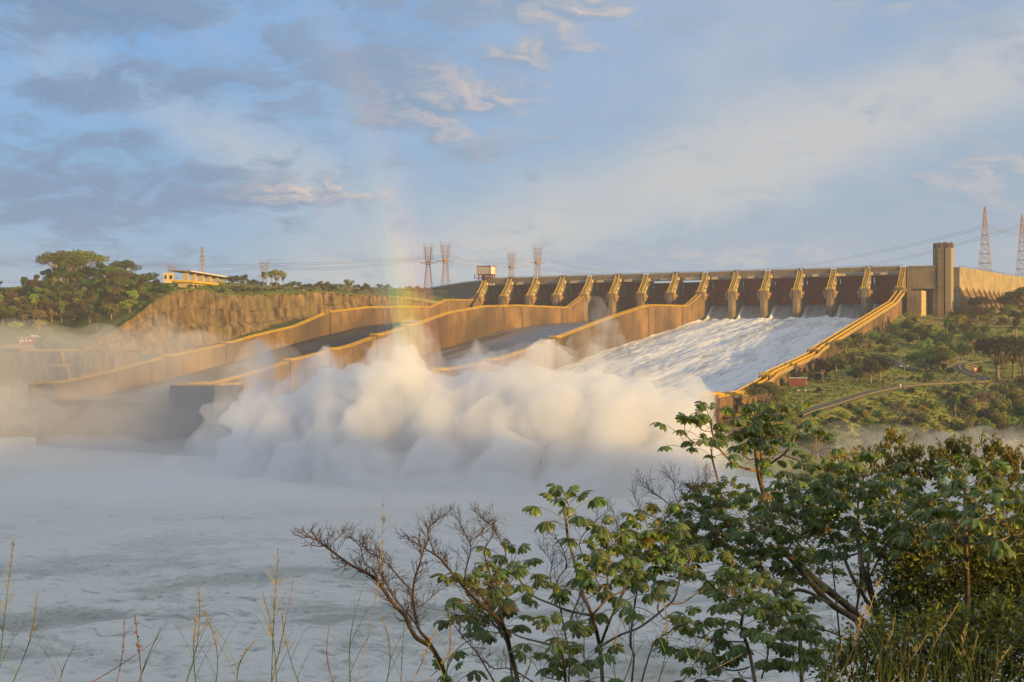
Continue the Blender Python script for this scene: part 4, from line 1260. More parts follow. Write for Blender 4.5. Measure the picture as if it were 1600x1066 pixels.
# ------------------------------------------------------------------ far trees
def leafmat(name, a, b):
    return mat(name, a, b, scale=.35, rough=.75, var=1.0, transl=.25, contrast=(.4, .6))
LM = {'dark': leafmat('dark_evergreen_leaves', (.095, .125, .022), (.05, .072, .016)),
      'mid': leafmat('mid_green_leaves', (.20, .24, .032), (.11, .14, .022)),
      'olive': leafmat('olive_brown_leaves', (.15, .13, .035), (.085, .08, .022)),
      'yel': leafmat('yellow_green_leaves', (.32, .33, .035), (.20, .22, .03)),
      'tan': leafmat('dry_tan_leaves', (.24, .17, .075), (.16, .12, .055))}
def leaf_cloud(mb, c, r, n, size, rs):
    c = Vector(c)
    for _ in range(n):
        d = Vector(rs.normal(size=3)).normalized()
        rad = rs.uniform(.45, 1.0) ** .6
        p = c + Vector((d.x * r[0] * rad, d.y * r[1] * rad, d.z * r[2] * rad))
        nrm = (d * .7 + Vector(rs.normal(size=3)) * .6 + Vector((0, 0, .4))).normalized()
        a = nrm.cross(Vector(rs.normal(size=3))).normalized(); b_ = nrm.cross(a)
        s_ = size * rs.uniform(.6, 1.4)
        mb.add([tuple(p - a * s_), tuple(p + b_ * s_ * .55), tuple(p + a * s_), tuple(p - b_ * s_ * .55)], [(0, 1, 2, 3)])
def limbs(mb, base, tips, r0):
    base = Vector(base)
    for t_ in tips:
        t_ = Vector(t_)
        m_ = base.lerp(t_, .5) + Vector((random.uniform(-.4, .4), random.uniform(-.4, .4), .5))
        mb.tube([base, m_, t_], [r0, r0 * .65, r0 * .28], 5)
def make_tree(kind, seed, lm):
    rs = np.random.default_rng(seed)
    o = empty({'broad': 'broadleaf_tree', 'umbrella': 'umbrella_tree', 'bare': 'bare_tree', 'slender': 'slender_tree', 'shrub': 'shrub', 'palm': 'palm_tree'}[kind])
    tr = MB(); cr_ = MB()
    if kind == 'broad':
        H = 9.5; tips = []
        tr.tube([(0, 0, -1), (.1, .1, 2), (0, 0, 4)], [.5, .38, .3], 6)
        for k in range(13):
            a = rs.uniform(0, 6.28); rr = rs.uniform(.5, 3.9); z = rs.uniform(3.6, 8.4) - rr * .25
            tips.append((math.cos(a) * rr, math.sin(a) * rr, z))
        limbs(tr, (0, 0, 3), tips, .2)
        for t_ in tips: leaf_cloud(cr_, t_, (rs.uniform(1.2, 2.2), rs.uniform(1.2, 2.2), rs.uniform(.9, 1.5)), 150, .30, rs)
    elif kind == 'umbrella':
        tips = []
        tr.tube([(0, 0, -1), (.2, 0, 3), (.1, .2, 5)], [.6, .42, .36], 6)
        for k in range(18):
            a = rs.uniform(0, 6.28); rr = 7.0 * math.sqrt(rs.uniform(.02, 1)); z = 11.5 - (rr / 7.0) ** 2 * 2.6 + rs.uniform(-.5, .5)
            tips.append((math.cos(a) * rr, math.sin(a) * rr, z))
        limbs(tr, (.1, .2, 4.5), tips, .26)
        for t_ in tips: leaf_cloud(cr_, t_, (rs.uniform(1.9, 2.9), rs.uniform(1.9, 2.9), rs.uniform(1.2, 1.9)), 210, .30, rs)
    elif kind == 'bare':
        def grow(p, d, L, r, dep):
            q = p + d * L
            tr.tube([p, p.lerp(q, .5) + Vector(rs.normal(size=3)) * L * .05, q], [r, r * .8, r * .6], 4, cap=False)
            if dep == 0: leaf_cloud(cr_, q, (1.1, 1.1, .8), 14, .22, rs); return
            for k in range(3 if dep > 1 else 4):
                nd = (d + Vector(rs.normal(size=3)) * .48 + Vector((0, 0, .15))).normalized()
                grow(q, nd, L * rs.uniform(.62, .82), r * .58, dep - 1)
        grow(Vector((0, 0, -.5)), Vector((.05, 0, 1)), 3.2, .34, 4)
    elif kind == 'slender':
        tips = []
        tr.tube([(0, 0, -1), (.2, .1, 4), (-.1, 0, 8.5)], [.34, .26, .16], 6)
        for k in range(8):
            a = rs.uniform(0, 6.28); rr = rs.uniform(.3, 1.9); tips.append((math.cos(a) * rr, math.sin(a) * rr, rs.uniform(6.6, 10.4)))
        limbs(tr, (0, 0, 6.5), tips, .11)
        for t_ in tips: leaf_cloud(cr_, t_, (1.15, 1.15, .8), 110, .27, rs)
    elif kind == 'shrub':
        tips = []
        for k in range(8):
            a = rs.uniform(0, 6.28); rr = rs.uniform(.2, 2.3); tips.append((math.cos(a) * rr, math.sin(a) * rr, rs.uniform(.9, 3.0) - rr * .2))
        limbs(tr, (0, 0, -.4), tips, .12)
        for t_ in tips: leaf_cloud(cr_, t_, (rs.uniform(1.0, 1.7), rs.uniform(1.0, 1.7), rs.uniform(.8, 1.2)), 120, .26, rs)
    elif kind == 'palm':
        tr.tube([(0, 0, -1), (.2, 0, 4), (.1, 0, 8)], [.3, .24, .22], 6)
        for k in range(22):
            a = rs.uniform(0, 6.28); up_ = rs.uniform(-.5, 1.2); L = 3.4
            prev = Vector((.1, 0, 8))
            for j in range(5):
                f = (j + 1) / 5
                q = Vector((.1, 0, 8)) + Vector((math.cos(a) * L * f, math.sin(a) * L * f, up_ * f * 2 - 3.2 * f * f))
                sd_ = Vector((-math.sin(a), math.cos(a), 0)) * (.75 * math.sin(math.pi * min(1, f * .95 + .1)) + .1)
                dn = Vector((0, 0, -.35))
                cr_.add([tuple(prev), tuple(q), tuple(q + sd_ + dn), tuple(prev + sd_ + dn)], [(0, 1, 2, 3)]); cr_.add([tuple(prev), tuple(q), tuple(q - sd_ + dn), tuple(prev - sd_ + dn)], [(0, 3, 2, 1)])
                prev = q
    tr.build('trunk', M['fbark'], o, smooth=True)
    cr_.build('crown', LM[lm], o)
    return o
PROTO = {}
for kind, lm in (('broad', 'dark'), ('broad', 'mid'), ('broad', 'olive'), ('broad', 'yel'), ('umbrella', 'mid'), ('umbrella', 'olive'), ('umbrella', 'dark'), ('bare', 'tan'), ('slender', 'mid'), ('slender', 'olive'), ('shrub', 'dark'), ('shrub', 'mid'), ('shrub', 'olive'), ('shrub', 'yel'), ('palm', 'mid')):
    PROTO[(kind, lm)] = [make_tree(kind, hash_, lm) for hash_ in ((1, 2) if kind in ('broad', 'shrub') else (3,))]
used_proto = set()
LOOK = {'dark': 'dark green', 'mid': 'mid green', 'olive': 'olive brown', 'yel': 'yellow green', 'tan': 'pale leafless'}
KN = {'broad': 'bushy tree', 'umbrella': 'flat crowned tree', 'bare': 'tree with thin branches', 'slender': 'slim tree', 'shrub': 'shrub', 'palm': 'palm'}
def where(px, py):
    if px > 1040:
        if py < 500: return 'in front of the wing dam'
        if py < 545: return 'below the dam abutment and tower' if px < 1500 else 'on the slope under the wing dam'
        if py < 585: return 'beside the upper bend of the road' if px > 1340 else 'beside the yellow railed wall'
        if py < 615: return 'by the brown hut' if px < 1340 else 'between the two stretches of road'
        return 'on the misty slope below the lower road' if px > 1330 else 'on the slope under the yellow railed wall'
    if px < 60: return 'at the left edge of the wooded hill'
    if px < 260: return 'on top of the wooded hill' if py < 470 else 'on the flank of the wooded hill'
    if px < 400: return 'beside the pavilion above the cliff'
    if px < 500: return 'on the grassy plateau above the high cliff'
    if px < 590: return 'on the plateau where the cliff gets lower'
    return 'at the foot of the rockfill dam'
def plant(kind, lm, p, s, px, py, label=None, yaw=None):
    s = s * (1.5 if px > 1040 and label is None else (1.1 if px > 1040 else 1.12))
    v = PROTO[(kind, lm)][random.randrange(len(PROTO[(kind, lm)]))]
    o = v if v.name not in used_proto else copy_tree(v)
    used_proto.add(v.name)
    o.location = p
    o.rotation_euler = (0, 0, random.uniform(0, 6.28) if yaw is None else yaw)
    o.scale = (s * random.uniform(.9, 1.15), s * random.uniform(.9, 1.15), s * random.uniform(.88, 1.12))
    size = 'small' if s < .95 else ('large' if s > 1.45 else 'middling')
    tag(o, label or '%s %s %s %s' % (size, LOOK[lm], KN[kind], where(px, py)), 'shrub' if kind == 'shrub' else ('palm' if kind == 'palm' else 'tree'),
        'trees and shrubs ' + ('on the right hillside' if px > 1040 else 'on the left hill'))
    return o
# named individuals: (kind, leaf, px, py of the foot, scale)
for kind, lm, px, py, s, lab in [
    ('umbrella', 'olive', 1578, 499, 1.35, 'broad spreading tree in front of the wing dam at the right edge'), ('umbrella', 'dark', 1532, 499, .8, None), ('broad', 'dark', 1498, 499, .7, None), ('broad', 'dark', 1515, 502, .7, None), ('broad', 'olive', 1548, 503, .8, None), ('umbrella', 'dark', 1604, 502, 1.2, None), ('broad', 'dark', 1588, 505, .8, None),
    ('broad', 'yel', 1449, 579, 1.35, 'rounded yellow green tree between the two bends of road'), ('broad', 'yel', 1468, 580, 1.1, None), ('bare', 'tan', 1352, 558, 1.0, 'pale bare tree at the upper end of the road'), ('bare', 'tan', 1310, 566, .9, None), ('bare', 'tan', 1405, 676, 1.35, 'pale leafless tree glowing on the misty lower slope'), ('bare', 'tan', 1540, 664, 1.1, None),
    ('slender', 'mid', 1540, 539, 1.0, 'slim tree with white trunk below the wing dam'), ('slender', 'mid', 1515, 535, .9, None), ('slender', 'olive', 1587, 537, 1.0, None), ('slender', 'mid', 1480, 533, .8, None), ('palm', 'mid', 1383, 540, .9, 'palm beside the wall under the abutment'), ('palm', 'mid', 1395, 545, .7, None),
    ('umbrella', 'dark', 1560, 596, 1.25, None), ('umbrella', 'olive', 1598, 598, 1.5, 'dark flat crowned tree at the right edge above the lower road'), ('umbrella', 'mid', 1583, 592, 1.1, None), ('slender', 'olive', 1557, 592, .6, None),
    ('broad', 'mid', 1345, 545, .8, None), ('broad', 'dark', 1318, 548, .7, None), ('broad', 'mid', 1322, 552, .8, None)]:
    p = ground_at(px, py, zr)
    if p is not None: plant(kind, lm, p, s, px, py, lab)
# scatter over the right bank
def dens(px, py):
    if px < 1185: return 0
    if py < 505: return .9 if px > 1480 else .25
    if py < 535: return .95 if px > 1395 else .5
    if py < 560: return .75 if px > 1440 else .55
    if py < 585: return .5 if px > 1440 else (.28 if px > 1340 else .55)
    if py < 603: return .12 if px > 1400 else (.95 if px > 1275 else .35)
    if py < 640: return .10 if px < 1375 else .85
    return 1.0
cnt = 0; tries = 0; placed = []
while cnt < 285 and tries < 60000:
    tries += 1
    px = random.uniform(1190, 1625); py = random.uniform(492, 722)
    if random.random() > dens(px, py): continue
    if random.random() > (1 - (py - 492) / 330): continue
    p = ground_at(px, py, zr)
    if p is None or p.z < 1.5: continue
    u_, v_ = toUV(p.x, p.y)
    if u_ < 358 + (3 if v_ < 420 else -20): continue
    if v_ < 12 and u_ < 400: continue
    if np.min(np.hypot(rp[:, 0] - p.x, rp[:, 1] - p.y)) < 6.5: continue
    # keep the sight lines to the road open: nothing tall right in front of it
    in_front = np.min(np.hypot(rp[:, 0] - p.x * 1.03, rp[:, 1] - p.y * 1.03)) < 15
    if any((p.x - a) ** 2 + (p.y - b_) ** 2 < 9 for a, b_ in placed): continue
    placed.append((p.x, p.y))
    low = py > 605
    r_ = random.random()
    if in_front or (py < 640 and px < 1375 and py > 600): kind, s = 'shrub', random.uniform(.35, .7)
    elif r_ < .45: kind, s = 'shrub', random.uniform(.6, 1.3)
    elif r_ < .85: kind, s = 'broad', random.uniform(.45, .95)
    elif r_ < .93: kind, s = 'slender', random.uniform(.5, .9)
    elif r_ < .96: kind, s = 'bare', random.uniform(.6, 1.0)
    else: kind, s = 'umbrella', random.uniform(.5, .8)
    lm = 'tan' if kind == 'bare' else (random.choice(['mid', 'olive']) if kind == 'slender' else random.choice(['mid', 'dark', 'olive'] if kind == 'umbrella' else ['dark', 'dark', 'mid', 'mid', 'olive', 'yel']))
    plant(kind, lm, p, s, px, py)
    cnt += 1
def ground_cover(name, label, n, pxr, pyr, zf, y0, seed):
    rs = np.random.default_rng(seed); b = MB(); c_ = 0
    while c_ < n:
        px = rs.uniform(*pxr); py = rs.uniform(*pyr); c_ += 1
        p = ground_at(px, py, zf, y0)
        if p is None or p.z < 1: continue
        if zf is zr:
            u_, v_ = toUV(p.x, p.y)
            if u_ < 356 and v_ < 425: continue
            if np.min(np.hypot(rp[:, 0] - p.x, rp[:, 1] - p.y)) < 4.6: continue
        s_ = rs.uniform(.25, .75)
        for k in range(3):
            a = rs.uniform(0, 6.28); d = Vector((math.cos(a), math.sin(a), 0)) * s_; q = p + Vector((rs.normal() * .5, rs.normal() * .5, -.1))
            b.add([tuple(q - d), tuple(q + d), tuple(q + d * .8 + Vector((0, 0, s_ * 1.2))), tuple(q - d * .7 + Vector((0, 0, s_)))], [(0, 1, 2, 3)])
    tag(b.build(name, LM['yel' if seed % 2 else 'mid']), label, kind='stuff')
ground_cover('ground_cover', 'low tufty scrub between the trees on the right hillside', 5200, (1185, 1620), (492, 722), zr, 430, 5)
ground_cover('ground_cover', 'green weeds and tufts on the right hillside', 3600, (1185, 1620), (492, 722), zr, 430, 6)
ground_cover('ground_cover', 'low scrub along the plateau above the cliff', 1800, (230, 700), (440, 474), zl_, 745, 7)
# wooded hill on the left
for kind, lm, px, py, s, lab in [
    ('umbrella', 'olive', 92, 447, 1.85, 'brownish umbrella tree crowning the wooded hill'), ('umbrella', 'mid', 128, 446, 2.0, 'big bright green umbrella tree on the very top of the hill'), ('umbrella', 'olive', 110, 450, 1.5, None),
    ('broad', 'olive', 84, 449, 1.7, None), ('broad', 'mid', 108, 449, 1.8, 'full round green tree under the umbrella trees on the hilltop'), ('broad', 'mid', 135, 448, 1.8, None), ('broad', 'dark', 158, 449, 1.6, None), ('broad', 'dark', 182, 447, 1.3, None), ('broad', 'mid', 205, 446, 1.2, None), ('umbrella', 'dark', 195, 443, 1.3, None), ('umbrella', 'mid', 172, 448, 1.1, None), ('broad', 'olive', 222, 443, .9, None), ('broad', 'dark', 240, 444, .85, None), ('broad', 'dark', 232, 446, .8, None), ('palm', 'mid', 55, 492, 1.3, 'palm with drooping tan fronds on the left flank of the hill'), ('bare', 'tan', 152, 516, 1.1, None), ('bare', 'tan', 60, 518, 1.3, None),
    ('broad', 'mid', 297, 455, .5, 'round bush just in front of the pavilion terrace'), ('broad', 'mid', 346, 458, .7, None), ('broad', 'dark', 372, 447, .85, None), ('broad', 'dark', 382, 447, .8, None), ('broad', 'olive', 361, 447, .7, None),
    ('slender', 'olive', 412, 449, .9, None), ('slender', 'mid', 424, 449, 1.0, 'tall loose tree on the plateau under the faint pylon'), ('umbrella', 'mid', 432, 449, .9, None), ('slender', 'mid', 443, 449, .85, None), ('broad', 'dark', 458, 450, .6, None), ('broad', 'dark', 466, 450, .55, None), ('broad', 'olive', 484, 452, .5, None), ('broad', 'olive', 500, 455, .8, None), ('broad', 'mid', 510, 455, .75, None), ('broad', 'olive', 522, 456, .7, None), ('broad', 'mid', 545, 456, .9, None), ('shrub', 'olive', 556, 458, .9, None), ('broad', 'olive', 572, 456, .6, None), ('shrub', 'olive', 640, 447, 1.4, None), ('shrub', 'olive', 652, 446, 1.4, None), ('shrub', 'olive', 663, 446, 1.2, None)]:
    p = ground_at(px, py, zl_, 715, 1350)
    if p is not None: plant(kind, lm, p, s, px, py, lab)
    elif py < 462:
        Y = max(np.arange(760, 1120, 4.0), key=lambda q: (zl_.one((px - 800) / 1900 * q, q) - CAMZ) / q) + random.uniform(-10, 8)
        x_ = (px - 800) / 1900 * Y; plant(kind, lm, Vector((x_, Y, zleft(x_, Y) - .3)), s, px, py, lab)
cnt = 0; tries = 0; placed = []
while cnt < 175 and tries < 60000:
    tries += 1
    x = random.uniform(-400, -160); y = random.uniform(730, 860)
    z = zleft(x, y); px = 800 + 1900 * x / y; py = 535.5 - 1900 * (z - 54) / y
    if px < -25 or px > 262: continue
    top = float(np.interp(px, [0, 165, 200, 235, 262], [518, 516, 500, 474, 458]))
    if py > top: continue
    c = float(np.interp(x, clp[order, 0], clp[order, 1]))
    if y < c + 5: continue
    if any((x - a) ** 2 + (y - b_) ** 2 < 12 for a, b_ in placed): continue
    placed.append((x, y))
    r_ = random.random()
    if py > top - 9 or px > 225: kind, s = 'shrub', random.uniform(.7, 1.4)
    elif r_ < .72: kind, s = 'broad', random.uniform(.75, 1.15)
    elif r_ < .85: kind, s = 'slender', random.uniform(.9, 1.2)
    else: kind, s = 'umbrella', random.uniform(.7, .95)
    lm = random.choice(['mid', 'olive']) if kind == 'slender' else random.choice(['mid', 'dark', 'olive'] if kind == 'umbrella' else (['dark', 'dark', 'mid', 'mid', 'olive', 'yel']))
    plant(kind, lm, Vector((x, y, z - .3)), s, px, py); cnt += 1
for k in range(60):
    px = random.uniform(350, 700)
    Y = max(np.arange(760, 1160, 5.0), key=lambda q: (zl_.one((px - 800) / 1900 * q, q) - CAMZ) / q)
    x_ = (px - 800) / 1900 * Y; plant('shrub', random.choice(['olive', 'mid', 'dark', 'dark']), Vector((x_, Y + random.uniform(-8, 6), zleft(x_, Y) - .4)), random.uniform(.5, 1.1) * (1 if px < 610 else .6), px, 450)
for k in range(46):
    px = random.uniform(345, 660); py = float(np.interp(px, [345, 470, 560, 660], [459, 455, 456, 462])) - random.uniform(0, 5)
    p = ground_at(px, py, zl_, 740, 1300)
    if p is None: continue
    plant('shrub', random.choice(['olive', 'mid', 'dark', 'yel']), p, random.uniform(.4, .9), px, py)
for k_, vs_ in PROTO.items():                        # prototypes nobody planted
    for v in vs_:
        if v.name not in used_proto:
            for c in list(v.children): bpy.data.objects.remove(c)
            bpy.data.objects.remove(v)

# tell look-alikes apart by their order in the view
ALL = {}
for o in list(scene.collection.objects):
    if o.parent is None and o.get('category') in ('tree', 'shrub', 'palm') and o.get('group', '').startswith('trees and shrubs'):
        ALL.setdefault(o['label'], []).append(o)
NW = ['one', 'two', 'three', 'four', 'five', 'six', 'seven', 'eight', 'nine', 'ten', 'eleven', 'twelve', 'thirteen', 'fourteen', 'fifteen', 'sixteen', 'seventeen', 'eighteen', 'nineteen', 'twenty']
OW = ordn + ['fifteenth', 'sixteenth', 'seventeenth', 'eighteenth', 'nineteenth', 'twentieth']
for lab, L in ALL.items():
    n = len(L)
    if n < 2: continue
    L.sort(key=lambda q: q.location.x / q.location.y)
    for i, o in enumerate(L):
        if n > 20: break
        o['label'] = lab + (', leftmost' if i == 0 else (', rightmost' if i == n - 1 else ', %s from left' % OW[i]))
# ------------------------------------------------------------------ foreground plants on the near bank
def leafshader(name, c1, c2, rib, rough=.38, tr=.30):
    m = bpy.data.materials.new(name); m.use_nodes = True
    t = NT(m.node_tree); t.n.clear()
    out = t.node('ShaderNodeOutputMaterial'); bs = t.node('ShaderNodeBsdfPrincipled')
    tcn = t.node('ShaderNodeTexCoord'); oi = t.node('ShaderNodeObjectInfo')
    a_ = t.node('ShaderNodeAttribute'); a_.attribute_name = 'mid'
    c = t.mix(t.ramp(t.noise(t.vmath('ADD', tcn.outputs['Object'], oi.outputs['Location']), 9, 4, .6), .35, .65), c1, c2)
    hs = t.node('ShaderNodeHueSaturation')
    t.put(hs.inputs['Hue'], t.ramp(oi.outputs['Random'], 0, 1, .455, .53, False))
    t.put(hs.inputs['Value'], t.ramp(t.math('FRACT', t.math('MULTIPLY', oi.outputs['Random'], 5.7)), 0, 1, .65, 1.6, False))
    t.put(hs.inputs['Color'], c)
    c = t.mix(t.ramp(a_.outputs['Fac'], .72, .95, 0, .75), hs.outputs[0], rib)
    # a few yellowed or browned leaves
    old = t.ramp(t.math('FRACT', t.math('MULTIPLY', oi.outputs['Random'], 13.1)), .975, .98)
    c = t.mix(old, c, (.17, .125, .035))
    t.put(bs.inputs['Base Color'], c); bs.inputs['Roughness'].default_value = rough
    tl = t.node('ShaderNodeBsdfTranslucent'); t.put(tl.inputs[0], t.mix(.6, c, (.45, .45, .03)))
    mx = t.node('ShaderNodeMixShader'); mx.inputs[0].default_value = tr
    t.l.new(bs.outputs[0], mx.inputs[1]); t.l.new(tl.outputs[0], mx.inputs[2]); t.l.new(mx.outputs[0], out.inputs[0])
    return m
M['cec'] = leafshader('palmate_leaf_green', (.105, .180, .036), (.056, .110, .028), (.40, .42, .14), rough=.36)
M['cbark'] = mat('cecropia_bark', (.26, .17, .095), (.16, .105, .06), scale=9, bump=.05, bscale=30, c3=(.33, .24, .15))
M['pet'] = mat('petiole', (.28, .22, .10), None)
def palmate(seed):
    rs = np.random.default_rng(seed)
    vs, fs, mid, mi = [], [], [], []
    def quadrow(rows):
        b = len(vs)
        for r_ in rows:
            for p, m_ in r_: vs.append(tuple(p)); mid.append(m_)
        k = len(rows[0])
        for i in range(len(rows) - 1):
            for j in range(k - 1):
                fs.append((b + i * k + j, b + i * k + j + 1, b + (i + 1) * k + j + 1, b + (i + 1) * k + j)); mi.append(0)
    L = .34 * rs.uniform(.85, 1.15)
    # petiole, rises a little and droops at its end
    pp_ = [Vector((L * f, 0, .07 * math.sin(f * 2.2))) for f in np.linspace(0, 1, 5)]
    b = len(vs)
    for i, p in enumerate(pp_):
        for k in range(3):
            t_ = k * 2.094; vs.append((p.x, p.y + .0048 * math.cos(t_), p.z + .0048 * math.sin(t_))); mid.append(0)
    for i in range(4):
        for k in range(3): fs.append((b + i * 3 + k, b + i * 3 + (k + 1) % 3, b + (i + 1) * 3 + (k + 1) % 3, b + (i + 1) * 3 + k)); mi.append(1)
    hub = pp_[-1]
    n = int(rs.integers(7, 10))
    for k in range(n):
        az_ = (k / (n - 1) - .5) * R(318) + rs.uniform(-.08, .08)
        ln = .205 * (1.0 - .32 * abs(k / (n - 1) - .5) * 2) * rs.uniform(.88, 1.1)
        wd = ln * .215
        droop = R(rs.uniform(75, 115)); st_ = R(rs.uniform(-2, 14))
        d = Vector((math.cos(az_), math.sin(az_), 0)); sd_ = Vector((-d.y, d.x, 0))
        p = hub.copy(); rows = []
        tw = rs.uniform(-.25, .25)
        for i in range(7):
            f = i / 6
            w_ = wd * [.08, .24, .52, .85, 1.0, .82, .06][i]
            a = st_ - droop * f ** .8
            fwd = d * math.cos(a) + Vector((0, 0, math.sin(a)))
            up_ = d * -math.sin(a) + Vector((0, 0, math.cos(a)))
            s2 = (sd_ * math.cos(tw * f) + up_ * math.sin(tw * f))
            und = .10 * w_ * math.sin(i * 2.4 + k)
            rows.append([(p - s2 * w_ - up_ * (w_ * .34 + und), 0), (p - s2 * w_ * .13 - up_ * .003, .8), (p, 1), (p + s2 * w_ * .13 - up_ * .003, .8), (p + s2 * w_ - up_ * (w_ * .34 - und), 0)])
            p = p + fwd * (ln / 6)
        quadrow(rows)
    me = bpy.data.meshes.new('leaf'); me.from_pydata(vs, [], fs)
    me.materials.append(M['cec']); me.materials.append(M['pet'])
    me.polygons.foreach_set('material_index', mi); me.polygons.foreach_set('use_smooth', [True] * len(fs))
    at_ = me.attributes.new('mid', 'FLOAT', 'POINT'); at_.data.foreach_set('value', mid)
    me.update()
    return me
LEAF = [palmate(s_) for s_ in range(60, 68)]
def catmull(P, k=4):
    P = [Vector(p) for p in P]
    if len(P) < 3: return P
    out = []
    for i in range(len(P) - 1):
        p0 = P[max(i - 1, 0)]; p1 = P[i]; p2 = P[i + 1]; p3 = P[min(i + 2, len(P) - 1)]
        for j in range(k):
            t_ = j / k
            out.append(.5 * ((2 * p1) + (p2 - p0) * t_ + (2 * p0 - 5 * p1 + 4 * p2 - p3) * t_ ** 2 + (3 * p1 - p0 - 3 * p2 + p3) * t_ ** 3))
    out.append(P[-1])
    return out
rf_ = random.Random(5)
def cecropia(label, Y0, limbs_, tips, seed, leafsize=1.0, nl=(8, 12)):
    rs = random.Random(seed)
    def dep(px, py): return Y0 + .9 * math.sin(px / 31 + seed) + .7 * math.cos(py / 27 + seed * 2)
    base = at(*limbs_[0][0][0], dep(*limbs_[0][0][0]))
    gz = float(zb(np.array([base.x]), np.array([base.y]))[0])
    root = empty('cecropia_tree', (base.x, base.y, gz))
    tag(root, label, 'tree', 'umbrella leaved trees on the near bank')
    org = Vector((base.x, base.y, gz))
    nodes = []
    def add_limb(pix, r0, r1, name):
        P = catmull([at(a, b_, dep(a, b_)) - org for a, b_ in pix], 4)
        if name == 'trunk' and P[0].z > -.2: P = [Vector((P[0].x + .2, P[0].y, -.3))] + P
        r0 *= .55; r1 *= .82; k = len(P); rr = [r0 + (r1 - r0) * i / (k - 1) for i in range(k)]
        rr = [q * (1 + .07 * math.sin(i * 2.1 + seed)) for i, q in enumerate(rr)]
        b = MB(); b.tube(P, rr, 8); b.build(name, M['cbark'], root, smooth=True)
        for i in range(len(pix)):
            nodes.append((pix[i], r0 + (r1 - r0) * i / max(1, len(pix) - 1)))
        for (a, b2) in zip(pix[:-1], pix[1:]):
            for f in (.33, .66): nodes.append(((a[0] + (b2[0] - a[0]) * f, a[1] + (b2[1] - a[1]) * f), r1))
    for i, (pix, r0, r1) in enumerate(limbs_):
        add_limb(pix, r0, r1, 'trunk' if i == 0 else 'branch')
    for tp in tips:
        px, py = tp[:2]
        n = tp[2] if len(tp) > 2 else rs.randint(*nl)
        # nearest node lying lower than the tip
        best = min(nodes, key=lambda q: math.hypot(q[0][0] - px, (q[0][1] - py)) + (60 if q[0][1] < py + 2 else 0))
        d = math.hypot(best[0][0] - px, best[0][1] - py)
        if d > 5:
            a = best[0]
            mx_ = (a[0] + (px - a[0]) * .72, a[1] + (py - a[1]) * .25)
            if d > 14: pix = [a, mx_, (px + rs.uniform(-1, 1), py + (a[1] - py) * .25), (px, py)]
            else: pix = [a, (px, py)]
            add_limb(pix, min(best[1] * .8, .03 + d * .0002), .013, 'branch')
        T_ = at(px, py, dep(px, py)) - org
        a0 = rs.uniform(0, 6.28)
        for k in range(n):
            f = k / max(1, n - 1)                                # 0 = youngest, at the very top
            azl = a0 + k * 2.399 + rs.uniform(-.25, .25)
            elv = R(58 - 62 * f + rs.uniform(-9, 9))
            s_ = 1.22 * leafsize * (.62 + .42 * min(1, f * 2.2)) * rs.uniform(.88, 1.12)
            o = link('leaf', LEAF[rs.randrange(len(LEAF))], root)
            o.location = T_ + Vector((0, 0, -.30 * f * leafsize))
            e = Matrix.Rotation(azl, 4, 'Z') @ Matrix.Rotation(-elv, 4, 'Y')
            o.rotation_euler = e.to_euler()
            o.scale = (s_, s_, s_)
    return root
# the tall tree whose top stands in the sun
cecropia('tallest umbrella leaved tree with golden candelabra limbs against the hillside', 24,
    [([(1378, 1010), (1340, 962), (1300, 927), (1262, 897), (1232, 868), (1213, 840), (1201, 805), (1194, 773), (1187, 748), (1183, 722), (1181, 700), (1180, 684)], .15, .045),
     ([(1190, 755), (1190, 735), (1189, 706), (1187, 682)], .05, .035),
     ([(1184, 737), (1172, 734), (1160, 731), (1145, 723), (1128, 706), (1118, 692), (1113, 675), (1110, 656)], .05, .022),
     ([(1117, 691), (1100, 692), (1087, 692), (1078, 687), (1070, 677)], .024, .014), ([(1116, 690), (1135, 688), (1147, 687), (1155, 674)], .022, .014),
     ([(1191, 735), (1205, 724), (1222, 712), (1232, 702), (1240, 688), (1245, 672), (1246, 655)], .045, .02),
     ([(1224, 711), (1240, 717), (1253, 721), (1266, 716), (1273, 695), (1275, 684)], .022, .014),
     ([(1184, 714), (1172, 719), (1165, 713), (1161, 704)], .02, .013), ([(1189, 709), (1200, 711), (1206, 704), (1208, 696)], .02, .013), ([(1187, 700), (1200, 700), (1213, 684), (1216, 656)], .02, .013),
     ([(1181, 690), (1176, 668), (1175, 652)], .025, .014)],
    [(1110, 653, 9), (1070, 676, 8), (1156, 672, 10), (1246, 652, 9), (1275, 682, 6), (1161, 702, 8), (1208, 694, 10), (1216, 655, 9), (1180, 680, 11), (1189, 678, 10), (1175, 650, 11), (1192, 660, 8), (1095, 668, 5), (1228, 700, 6), (1140, 665, 5)], 1, 1.02)
cecropia('small leaning umbrella leaved tree left of the tallest one', 23,
    [([(1250, 1000), (1205, 915), (1180, 868), (1160, 850), (1143, 828), (1130, 800), (1123, 756), (1115, 726), (1111, 702)], .07, .02), ([(1135, 815), (1112, 800), (1110, 785), (1110, 772)], .03, .015)],
    [(1111, 698, 7), (1113, 772, 9), (1138, 768, 10), (1096, 776, 8), (1083, 800, 9), (1135, 795, 9), (1152, 790, 8), (1108, 800, 9), (1160, 775, 6)], 2, .9)
